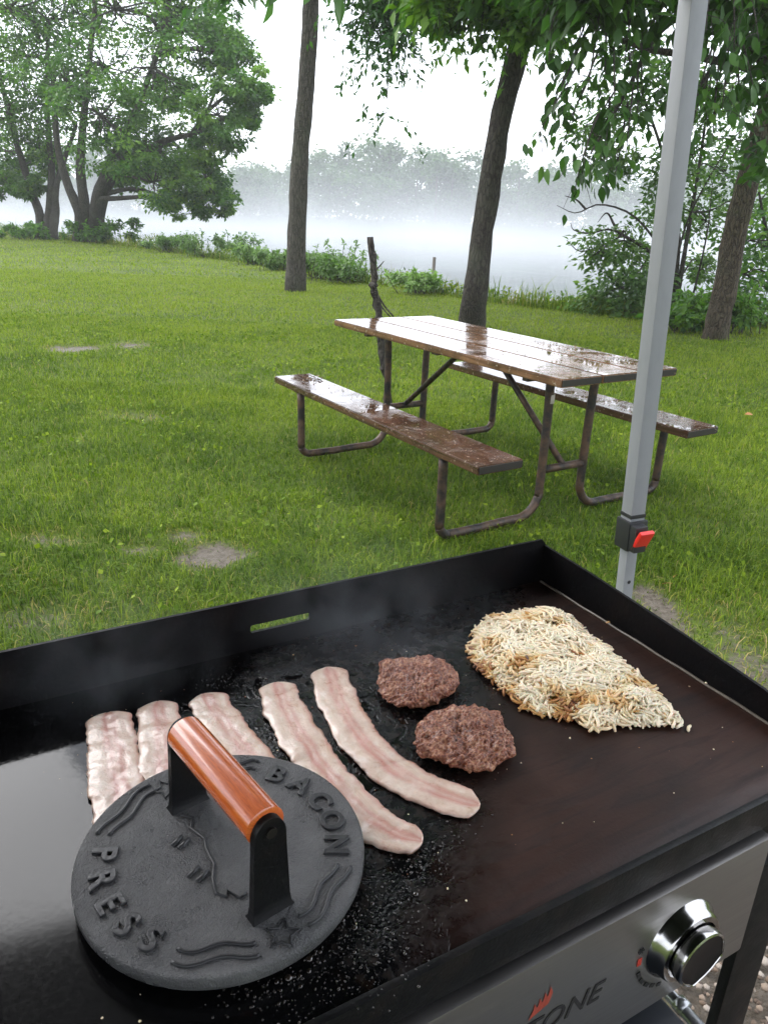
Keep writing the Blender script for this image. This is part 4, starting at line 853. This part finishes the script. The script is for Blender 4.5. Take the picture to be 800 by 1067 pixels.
for (a, b, n_, sp_) in [((266, 716), (292, 778), 90, .004), ((322, 704), (352, 770), 110, .004), ((352, 770), (400, 818), 80, .004), ((196, 738), (170, 745), 40, .004), ((215, 715), (285, 700), 120, .008), ((385, 690), (440, 678), 70, .008), ((445, 888), (385, 960), 150, .012), ((380, 930), (330, 1010), 220, .016), ((330, 1020), (420, 980), 180, .014), ((500, 850), (440, 890), 60, .01), ((240, 1035), (320, 1025), 120, .012), ((140, 742), (148, 800), 30, .003), ((430, 745), (445, 790), 50, .005), ((270, 655), (330, 690), 50, .012)]:
    qa_, qb_ = uv(*a), uv(*b)
    for _ in range(int(n_*1.5)): spots.append(qa_+(qb_-qa_)*rng.random()+rng.normal(0, sp_, 2))
for q in spots: sz = rng.lognormal(-7.75, .5); gb.add(pV*sz*np.array([1, 1, .5])+GP(q[0], q[1], .0004), pF)
ol = Mat('bubbling_grease', (.030, .022, .016), .05, spec=.6, Coat_Weight=1.0, Coat_Roughness=.03)
tag(gb.build('grease_bubbles', ol.m, loc=GP(-.45, -.3, 0), smooth=True), 'tiny grease bubbles spitting round the bacon, patties and press', kind='stuff')
# beef patties
bf = Mat('ground_beef', (.12, .06, .05), .42, spec=.5, Coat_Weight=.3, Coat_Roughness=.22, Subsurface_Weight=.1, Subsurface_Scale=.003); fv = bf.coord()
f1 = bf.noise(fv, 55, 6, .65, .5); vo = bf.n('TexVoronoi', Vector=fv, Scale=330.0, Randomness=1.0); f2 = bf.noise(fv, 300, 4, .6)
tcol = bf.ramp(bf.math('ADD', bf.math('MULTIPLY', f1, .7), bf.math('MULTIPLY', vo.outputs['Distance'], .45)), [(.22, (.032, .008, .004)), (.42, (.140, .033, .014)), (.58, (.26, .080, .036)), (.80, (.50, .25, .14))]); bf.set('Base Color', tcol)
bf.set('Roughness', bf.ramp(f2, [(.35, .25), (.65, .6)])); bf.bump(bf.math('ADD', bf.math('MULTIPLY', vo.outputs['Distance'], -.8), bf.math('ADD', f1, bf.math('MULTIPLY', f2, .4))), .004, 1.0); BEEF = bf.m
def patty(px, py, rx, ry, rot, label, seed):
    bm = bmesh.new(); bmesh.ops.create_icosphere(bm, subdivisions=6, radius=1); rng = np.random.default_rng(seed); bm.verts.index_update()
    V = np.array([w.co for w in bm.verts]); F_ = [[w.index for w in f.verts] for f in bm.faces]; bm.free()
    an = np.arctan2(V[:, 1], V[:, 0]); r = np.hypot(V[:, 0], V[:, 1]); out = 1+.05*np.sin(3*an+seed)+.035*np.sin(5*an+2*seed)+.02*np.sin(9*an)
    sr = np.sign(V[:, 2])*np.abs(V[:, 2])**.75; A = np.stack([V[:, 0]*rx*out, V[:, 1]*ry*out, sr*.0105+.0095], 1)
    q = A*1.0; nz = vnoise(q[:, 0]+q[:, 2]*1.3, q[:, 1]+q[:, 2]*.7, 120, seed)-.5; nz2 = vnoise(q[:, 0]-q[:, 2]*1.1, q[:, 1]+q[:, 2], 290, seed+1)-.5; nz3 = vnoise(q[:, 0], q[:, 1], 45, seed+2)-.5
    nrm = norm(V*np.array([1, 1, 2.2])); A += nrm*(nz*.0050+nz2*.0044+nz3*.0040)[:, None]; A[:, 2] = np.maximum(A[:, 2], .0006)
    c_, s_ = math.cos(rot), math.sin(rot); c0 = uv(px, py, .010); B = np.stack([A[:, 0]*c_-A[:, 1]*s_+c0[0], A[:, 0]*s_+A[:, 1]*c_+c0[1], A[:, 2]], 1)
    m = MB(); m.add(GPa(B), F_); tag(m.build('beef_patty', BEEF, loc=GP(*c0, 0), smooth=True), label, 'burger patty', 'beef patties on the griddle')
patty(433, 709, .0485, .041, .3, 'browned beef patty nearer the back wall, upper of the two', 3)
patty(485, 767, .0500, .046, .1, 'browned beef patty nearer the front, below the other patty', 6)
# hash browns
hb = Mat('fried_potato', (.6, .45, .22), .42, spec=.45, Subsurface_Weight=.2, Subsurface_Scale=.003); ta = hb.attr(); n_ = hb.noise(hb.coord(), 110, 4)
hc = hb.ramp(hb.math('ADD', ta[0], hb.math('MULTIPLY', hb.math('SUBTRACT', n_, .5), .22)), [(0, (.86, .74, .56)), (.36, (.78, .60, .35)), (.58, (.60, .33, .10)), (.82, (.30, .12, .040)), (1, (.09, .033, .016))]); hb.set('Base Color', hc); HASH = hb.m
outl = np.array([uv(x, y, .004) for x, y in [(488, 680), (492, 660), (502, 648), (520, 641), (545, 636), (572, 635), (594, 643), (606, 656), (622, 671), (646, 688), (668, 706), (684, 724), (704, 744), (712, 756), (692, 756), (662, 756), (640, 757), (618, 763), (600, 752), (575, 747), (548, 740), (535, 728), (516, 712), (500, 700)]])
def inside(p, poly):
    x, y = p[:, 0], p[:, 1]; r = np.zeros(len(p), bool); j = len(poly)-1
    for i in range(len(poly)):
        xi, yi, xj, yj = *poly[i], *poly[j]; c_ = ((yi > y) != (yj > y)) & (x < (xj-xi)*(y-yi)/(yj-yi+1e-12)+xi); r ^= c_; j = i
    return r
def edge_dist(p, poly):
    d_ = np.full(len(p), 9.); 
    for i in range(len(poly)):
        a, b = poly[i-1], poly[i]; t_ = np.clip(((p-a)@(b-a))/((b-a)@(b-a)+1e-12), 0, 1); d_ = np.minimum(d_, np.linalg.norm(p-a-t_[:, None]*(b-a), axis=1))
    return d_
rng = np.random.default_rng(91); lo, hi = outl.min(0), outl.max(0); cand = rng.uniform(lo, hi, (16000, 2)); cand = cand[inside(cand, outl)]; dd = edge_dist(cand, outl); keep = dd > .003; cand, dd = cand[keep][:3600], dd[keep][:3600]
mound = lambda d_: .017*np.clip(d_/.035, 0, 1)**.6
m = MB()
cen = outl.mean(0)
gxx = np.linspace(lo[0], hi[0], 60); gyy = np.linspace(lo[1], hi[1], 60); g2 = np.stack(np.meshgrid(gxx, gyy), -1).reshape(-1, 2); ins = inside(g2, outl); de = np.where(ins, edge_dist(g2, outl), 0); hz = np.where(ins, mound(de)*.5+.001, -.0005)
ii = np.arange(3600).reshape(60, 60); q_ = np.stack([ii[:-1, :-1], ii[:-1, 1:], ii[1:, 1:], ii[1:, :-1]], -1).reshape(-1, 4); q_ = q_[ins[q_].all(1)]
m.add(GPa(np.c_[g2, hz]), [list(map(int, a)) for a in q_], .28)
pat = vnoise(cand[:, 0], cand[:, 1], 38, 92); pat2 = vnoise(cand[:, 0], cand[:, 1], 90, 93)
fld = vnoise(cand[:, 0], cand[:, 1], 22, 96)*6.3
lump = vnoise(cand[:, 0], cand[:, 1], 45, 97)
def tang(p):
    best = min(range(len(outl)), key=lambda i: np.linalg.norm((outl[i-1]+outl[i])/2-p)); e_ = outl[best]-outl[best-1]; return math.atan2(e_[1], e_[0])
for k in range(len(cand)):
    p, d_ = cand[k], dd[k]; L = rng.uniform(.009, .030); a = fld[k]+rng.normal(0, .9); a = a if d_ > .007 or rng.random() < .35 else tang(p)+rng.normal(0, .6); dr = np.array([math.cos(a), math.sin(a)])*L/2; side = np.array([-dr[1], dr[0]])*rng.normal(0, .28)
    lim = min(1.0, (d_+.006)/(L/2)); dr = dr*max(lim, .4); h = mound(d_)*(.62+.62*lump[k])*rng.uniform(.85, 1.12)+.0012; tl = rng.normal(0, .0010)
    pth = [(*(p-dr), max(.0010, h-tl-.0016)), (*(p-dr*.4+side*.8), h), (*(p+dr*.4+side*.8), h), (*(p+dr), max(.0010, h+tl-.0016))]
    ed = 1-min(1, d_/.016); uu = p-cen
    br = .02+1.5*max(0, pat[k]-.50)+.5*max(0, pat2[k]-.62)+rng.normal(0, .05)+.80*ed*max(0, min(1, -(uu[0]*9)+.15))
    if rng.random() < .010: br += .5
    r_ = rng.uniform(.0010, .0017); m.tube(smooth_path(GPa(pth), 8), np.array([.82, 1, 1, 1, 1, 1, 1, .82])*r_, 6, True, float(np.clip(br, .002, 1)))
tag(m.build('hash_browns', HASH, loc=GP(*cen, 0), smooth=True), 'tapering heap of golden shredded hash browns frying near the right wall', 'hash browns')
def shred(px, py, a, L, label, br=.25, bend=.3):
    p = uv(px, py, .002); dr = np.array([math.cos(a), math.sin(a)])*L/2; sd = np.array([-dr[1], dr[0]])*bend; m = MB(); m.tube(smooth_path(GPa([(*(p-dr), .0019), (*(p+sd), .0024), (*(p+dr), .0019)]), 8), [.0009, .0016, .0018, .0018, .0018, .0018, .0016, .0009], 7, True, br)
    tag(m.build('potato_shred', HASH, loc=GP(*p, 0), smooth=True), label, 'potato shred', 'stray potato shreds beside the right wall')
shred(738, 711, .0, .012, 'pale potato shred lying apart, left one of two at the right wall', .12, .15); shred(748, 716, -.7, .011, 'golden curled potato shred, right one of two at the right wall', .42, .5)
shred(729, 702, -.8, .010, 'small brown potato shred against the right wall seam', .6, .1); shred(635, 649, -.5, .010, 'golden potato shred on the right wall seam behind the hash browns', .5, .1); shred(718, 759, .5, .012, 'pale potato shred off the pointed tip of the hash browns', .15, .2)
rng = np.random.default_rng(95); m = MB()
for k in range(150):
    u_, v_ = rng.uniform(-.68, -.02), rng.uniform(-.42, -.01); s_ = rng.lognormal(-7.5, .45)
    bmx = bmesh.new(); bmesh.ops.create_icosphere(bmx, subdivisions=1, radius=s_)
    for w in bmx.verts: w.co *= rng.uniform(.6, 1.4); w.co.z *= .5
    m.bm(bmx, None, GP(u_, v_, s_*.3), float(rng.choice([.1, .2, .5, .8, .95])))
tag(m.build('food_crumbs', HASH), 'tiny food crumbs scattered over the griddle plate', kind='stuff')

# ---------------------------------------------------------------- bacon press
iron = Mat('cast_iron', (.05, .05, .052), .42, metal=.25, spec=.5); iv = iron.coord(); i1 = iron.noise(iv, 260, 5, .6); i2 = iron.noise(iv, 24, 5, .6); i3 = iron.noise(iv, 900, 3)
iron.set('Base Color', iron.mix(iron.ramp(i2, [(.35, 0), (.7, 1)]), (.066, .066, .068), (.118, .117, .117))); iron.set('Roughness', iron.ramp(i2, [(.35, .25), (.7, .37)])); iron.bump(iron.math('ADD', i1, iron.math('MULTIPLY', i3, .7)), .0022, 1.0); IRON = iron.m
iron2 = Mat('cast_iron_raised', (.035, .035, .037), .38, metal=.25); iron2.bump(iron2.noise(iron2.coord(), 300, 4), .0006)
PC = np.array([-.5665, -.295]); PH = .0205; PR = .1105
bp = thing('bacon_press', GP(*PC, 0), 'round cast iron bacon press with raised lettering and wooden handle, resting on bacon strips', 'bacon press')
TILT = np.array([.0, .0])
def PP(A):
    A = np.asarray(A, float); return GPa(np.c_[A[:, 0]+PC[0], A[:, 1]+PC[1], A[:, 2]+PH])
m = MB(); an = np.linspace(0, 2*np.pi, 128, endpoint=False); prof = [(PR-.006, -.0125), (PR-.001, -.0115), (PR, -.009), (PR, -.0028), (PR-.0008, -.0010), (PR-.0028, -.0001), (PR-.006, 0), (PR*.7, 0), (PR*.35, 0), (.004, 0)]
V = [(r*math.cos(a), r*math.sin(a), z) for r, z in prof for a in an]; n = 128
F_ = [[i*n+j, i*n+(j+1) % n, (i+1)*n+(j+1) % n, (i+1)*n+j] for i in range(len(prof)-1) for j in range(n)]+[[(len(prof)-1)*n+j for j in range(n)], [j for j in range(n)][::-1]]
m.add(PP(V), F_); m.build('disc', IRON, bp, autosmooth=50)
m = MB()
def put_text(ch, ang, r, inward, size=.026):
    V, F_ = text_mesh(ch, size, .0008, .0005, 0, .0005); V = V-[(V[:, 0].max()+V[:, 0].min())/2, (V[:, 1].max()+V[:, 1].min())/2, V[:, 2].min()+.0004]
    a = R_(ang)-np.pi/2 if not inward else R_(ang)+np.pi/2; c_, s_ = math.cos(a), math.sin(a)
    A = np.c_[V[:, 0]*c_-V[:, 1]*s_+r*math.cos(R_(ang)), V[:, 0]*s_+V[:, 1]*c_+r*math.sin(R_(ang)), V[:, 2]]; m.add(PP(A), F_)
for ch, a in zip('BACON', (40, 23.5, 7, -9, -26)): put_text(ch, a, .0885, False)
m.build('raised_lettering', iron2.m, bp, autosmooth=50); m = MB()
for ch, a in zip('PRESS', (159, 175, -169.5, -154.5, -140)): put_text(ch, a, .0885, True)
m.build('raised_lettering', iron2.m, bp, autosmooth=50)
m = MB()
def ridge(pts, r=.0016): m.tube(PP([(x, y, .0004) for x, y in pts]), r, 6)
for a0, a1, off in ((110, 146, 0), (-72, -38, 0), (-127, -94, 0), (54, 72, 0)):
    for rr in (.0985, .0885):
        aa = np.linspace(a0, a1, 26); ridge([((rr+.0030*math.sin((k/25)*2*math.pi*1.2+.4))*math.cos(R_(q)), (rr+.0030*math.sin((k/25)*2*math.pi*1.2+.4))*math.sin(R_(q))) for k, q in enumerate(aa)])
def star(cx, cy2, r, rot):
    p = [(cx+(r if k % 2 == 0 else r*.45)*math.cos(R_(rot+36*k)), cy2+(r if k % 2 == 0 else r*.45)*math.sin(R_(rot+36*k))) for k in range(11)]; ridge(p, .0009)
star(.0125, -.0935, .0125, -82); star(-.0225, .0835, .0125, 106)
# raised pig outline fragments beneath the handle
pig = [(-.020, .046), (-.012, .040), (-.017, .030), (-.010, .014), (-.012, .004), (-.011, -.014), (-.016, -.026), (-.018, -.040), (-.012, -.047), (-.010, -.041), (-.004, -.052), (.002, -.050)]; ridge(pig, .0012)
for (x, y, dx, dy) in ((-.030, .021, .009, .006), (-.026, .016, .010, .006), (-.027, -.014, .010, .006), (-.022, -.021, .010, .006)): ridge([(x-dx*.5, y-dy*.5), (x+dx*.5, y+dy*.5)], .0019)
ridge([(.020, .05), (.034, .03), (.036, 0), (.030, -.03), (.016, -.05)], .0012)
m.build('raised_emblem', iron2.m, bp, smooth=True)
hm = Mat('varnished_wood', (.36, .10, .03), .25, spec=.5, Coat_Weight=1.0, Coat_Roughness=.10); hv = hm.t.nodes.new('ShaderNodeTexCoord'); hmp = hm.t.nodes.new('ShaderNodeMapping'); hm.link(hv.outputs['UV'], hmp.inputs[0]); hmp.inputs['Scale'].default_value = (9, 1.0, 1)
hg = hm.noise(hmp.outputs[0], 9, 6, .6, .5); hm.set('Base Color', hm.ramp(hg, [(.3, (.42, .070, .012)), (.55, (.62, .125, .020)), (.75, (.68, .18, .036))]))
A0 = np.array([-.5775, -.2365])-PC; A1 = np.array([-.5545, -.3655])-PC; HB = .0735; e = norm(A1-A0); sd = np.array([-e[1], e[0]])
# posts: tapered straps with splayed feet
for q, sg in ((A0, -1), (A1, 1)):
    m = MB(); rows = []
    for w_, t_, h_ in ((.0172, .0065, -.001), (.0155, .0042, .003), (.0148, .0032, .010), (.0138, .0030, .035), (.0128, .0030, .055), (.0125, .0030, HB-.006)):
        rows.append([(*(q+sd*a*w_+e*b*t_), h_) for a, b in ((-1, -1), (1, -1), (1, 1), (-1, 1))])
    for k in range(1, 8):
        a = k/8*math.pi/2; rows.append([(*(q+sd*s1*.0125*math.cos(a)+e*s2*.003), HB-.006+.0165*math.sin(a)) for s1, s2 in ((-1, -1), (1, -1), (1, 1), (-1, 1))])
    V = [p for r in rows for p in r]; F_ = [[i*4+j, i*4+(j+1) % 4, (i+1)*4+(j+1) % 4, (i+1)*4+j] for i in range(len(rows)-1) for j in range(4)]+[[(len(rows)-1)*4+j for j in range(4)]]
    m.add(PP(V), F_); po = m.build('handle_post', BLACK, bp, autosmooth=35)
    m = MB(); c0 = np.array([*(q+e*sg*.003), HB]); c1 = np.array([*(q+e*sg*.0052), HB]); m.tube(PP([c0, c1]), .0042, 12); m.build('screw', Mat('dark_screw', (.05, .045, .04), .35, metal=.8).m, po, smooth=False)
m = MB(); a0, a1 = A0+e*.003, A1-e*.003; n = 28; ns = 24; V = []; U = []; rr = np.full(ns, .0148); rr[0] = .0132; rr[-1] = .0132
for i in range(ns):
    t_ = [0, .008][i] if i < 2 else (1 if i == ns-1 else (.992 if i == ns-2 else (i-1)/(ns-3)*.984+.008)); c_ = a0*(1-t_)+a1*t_
    for j in range(n+1):
        th = 2*math.pi*j/n; V.append((*(c_+sd*math.cos(th)*rr[i]), HB+math.sin(th)*rr[i]*.98)); U.append((j/n, t_*.13*8))
F_ = [[i*(n+1)+j, i*(n+1)+j+1, (i+1)*(n+1)+j+1, (i+1)*(n+1)+j] for i in range(ns-1) for j in range(n)]+[[j for j in range(n)][::-1], [(ns-1)*(n+1)+j for j in range(n)]]
m.add(PP(V), F_, None, U); m.build('wooden_grip', hm.m, bp, uvs=True, autosmooth=50)

# ---------------------------------------------------------------- gravel under the griddle, fallen leaves
rng = np.random.default_rng(101); m = MB(); n = 5200
proto = bmesh.new(); bmesh.ops.create_icosphere(proto, subdivisions=1, radius=1); pv_ = np.array([w.co for w in proto.verts]); proto.verts.index_update(); pf = np.array([[w.index for w in f.verts] for f in proto.faces]); proto.free()
for k in range(n):
    x, y = rng.uniform(.05, 1.5), rng.uniform(.3, 1.35); s_ = rng.lognormal(-5.1, .35); V = pv_*rng.uniform(.6, 1.3, pv_.shape)*s_*np.array([1, 1, .6]); m.add(V+[x, y, .004], pf, float(rng.random()))
gv = Mat('gravel', (.3, .25, .2), .85); ta = gv.attr(); gv.set('Base Color', gv.ramp(ta[0], [(0, (.05, .034, .024)), (.4, (.13, .088, .058)), (.75, (.20, .15, .11)), (1, (.30, .26, .22))]))
tag(m.build('gravel', gv.m), 'brown gravel on the ground under the griddle', kind='stuff')
lfm = Mat('dry_leaf', (.32, .13, .03), .6); lfm.set('Base Color', lfm.mix(lfm.noise(lfm.coord(), 60, 4), (.40, .16, .035), (.18, .07, .02)))
for (px, py, s_, lab) in ((687, 616, .05, 'curled orange fallen leaf on bare soil just right of the canopy pole'), (700, 607, .04, 'small orange fallen leaf further from the griddle right of the canopy pole'), (783, 436, .06, 'yellow fallen leaf alone on the lawn right of the picnic table')):
    p = G(px, py); V, Fc, T = big_leaves(np.array([p+[0, 0, .03]]), s_, rng, .7, .2, np.array([.5])); mm = MB(); mm.add(V, Fc); tag(mm.build('fallen_leaf', lfm.m, loc=p), lab, 'leaf', 'fallen leaves on the lawn')

# ---------------------------------------------------------------- air: haze, river mist, cooking smoke
def vol_box(name, lo, hi, label): 
    m = MB(); c = (np.array(lo)+np.array(hi))/2; m.box(c, np.array(hi)-np.array(lo)); return m
hz = bpy.data.materials.new('haze'); hz.use_nodes = True; hz.node_tree.nodes.clear(); ou = hz.node_tree.nodes.new('ShaderNodeOutputMaterial'); pvn = hz.node_tree.nodes.new('ShaderNodeVolumePrincipled')
pvn.inputs['Color'].default_value = (.80, .82, .81, 1); pvn.inputs['Density'].default_value = .0014; pvn.inputs['Anisotropy'].default_value = .0; hz.node_tree.links.new(pvn.outputs[0], ou.inputs['Volume'])
o = vol_box('haze', (-345, -345, -4), (345, 345, 26), '').build('haze', hz); tag(o, 'pale morning haze in the air over lawn and river', kind='stuff')
ms = bpy.data.materials.new('mist'); ms.use_nodes = True; nt = ms.node_tree; nt.nodes.clear(); ou = nt.nodes.new('ShaderNodeOutputMaterial'); pvn = nt.nodes.new('ShaderNodeVolumePrincipled'); pvn.inputs['Color'].default_value = (.71, .725, .75, 1)
tc = nt.nodes.new('ShaderNodeTexCoord'); sp = nt.nodes.new('ShaderNodeSeparateXYZ'); nt.links.new(tc.outputs['Object'], sp.inputs[0])
def mt(op, a, b=0.0):
    x = nt.nodes.new('ShaderNodeMath'); x.operation = op
    for k, v in enumerate((a, b)):
        if hasattr(v, 'is_output'): nt.links.new(v, x.inputs[k])
        else: x.inputs[k].default_value = v
    return x.outputs[0]
zz = mt('SUBTRACT', sp.outputs[2], WATER_Z); fall = mt('ADD', mt('EXPONENT', mt('MULTIPLY', zz, -.42)), mt('MULTIPLY', mt('EXPONENT', mt('MULTIPLY', zz, -.12)), .055))
s_ = mt('ADD', mt('MULTIPLY', mt('SUBTRACT', sp.outputs[0], 1.7), .66), mt('MULTIPLY', mt('SUBTRACT', sp.outputs[1], 13.6), .75)); near = nt.nodes.new('ShaderNodeMapRange'); near.interpolation_type = 'SMOOTHSTEP'; nt.links.new(s_, near.inputs[0]); near.inputs[1].default_value = 6; near.inputs[2].default_value = 45
nz = nt.nodes.new('ShaderNodeTexNoise'); nt.links.new(tc.outputs['Object'], nz.inputs['Vector']); nz.inputs['Scale'].default_value = .07; nz.inputs['Detail'].default_value = 3
wis = mt('MAXIMUM', mt('MULTIPLY', mt('SUBTRACT', nz.outputs['Fac'], .25), 2.2), .15)
nt.links.new(mt('MULTIPLY', mt('MULTIPLY', mt('MULTIPLY', fall, wis), near.outputs[0]), .050), pvn.inputs['Density']); nt.links.new(pvn.outputs[0], ou.inputs['Volume'])
o = vol_box('mist', (-150, 8, WATER_Z+.02), (130, 190, WATER_Z+24), '').build('mist', ms); tag(o, 'white mist drifting low over the river', kind='stuff')

sk = bpy.data.materials.new('smoke'); sk.use_nodes = True; nt = sk.node_tree; nt.nodes.clear(); ou = nt.nodes.new('ShaderNodeOutputMaterial'); pvn = nt.nodes.new('ShaderNodeVolumePrincipled'); pvn.inputs['Color'].default_value = (.80, .86, .95, 1)
tc = nt.nodes.new('ShaderNodeTexCoord'); nz = nt.nodes.new('ShaderNodeTexNoise'); nt.links.new(tc.outputs['Object'], nz.inputs['Vector']); nz.inputs['Scale'].default_value = 13; nz.inputs['Detail'].default_value = 3; nz.inputs['Distortion'].default_value = 1.2
gr_ = nt.nodes.new('ShaderNodeTexGradient'); gr_.gradient_type = 'SPHERICAL'; mp = nt.nodes.new('ShaderNodeMapping'); nt.links.new(tc.outputs['Object'], mp.inputs[0]); mp.inputs['Scale'].default_value = (7.5, 7.5, 9.5); nt.links.new(mp.outputs[0], gr_.inputs[0])
nt.links.new(mt('MULTIPLY', mt('MULTIPLY', mt('MAXIMUM', mt('SUBTRACT', nz.outputs['Fac'], .42), 0.0), gr_.outputs['Fac']), 3.2), pvn.inputs['Density']); nt.links.new(pvn.outputs[0], ou.inputs['Volume'])
for k, (px, py, lab) in enumerate([(112, 690, 'faint wisp of cooking smoke rising behind the leftmost bacon strips'), (418, 668, 'faint wisp of cooking smoke behind the upper beef patty'), (335, 640, 'faint thin smoke in front of the slot in the griddle back wall')]):
    q = uv(px, py, .05); c0 = GP(q[0], min(q[1], -.05), .075); bmx = bmesh.new(); bmesh.ops.create_icosphere(bmx, subdivisions=3, radius=1)
    for w in bmx.verts: w.co = Vector((w.co.x*.13, w.co.y*.13, w.co.z*.10))
    m = MB(); m.bm(bmx, None, c0); tag(m.build('cooking_smoke', sk, loc=c0), lab, kind='stuff')
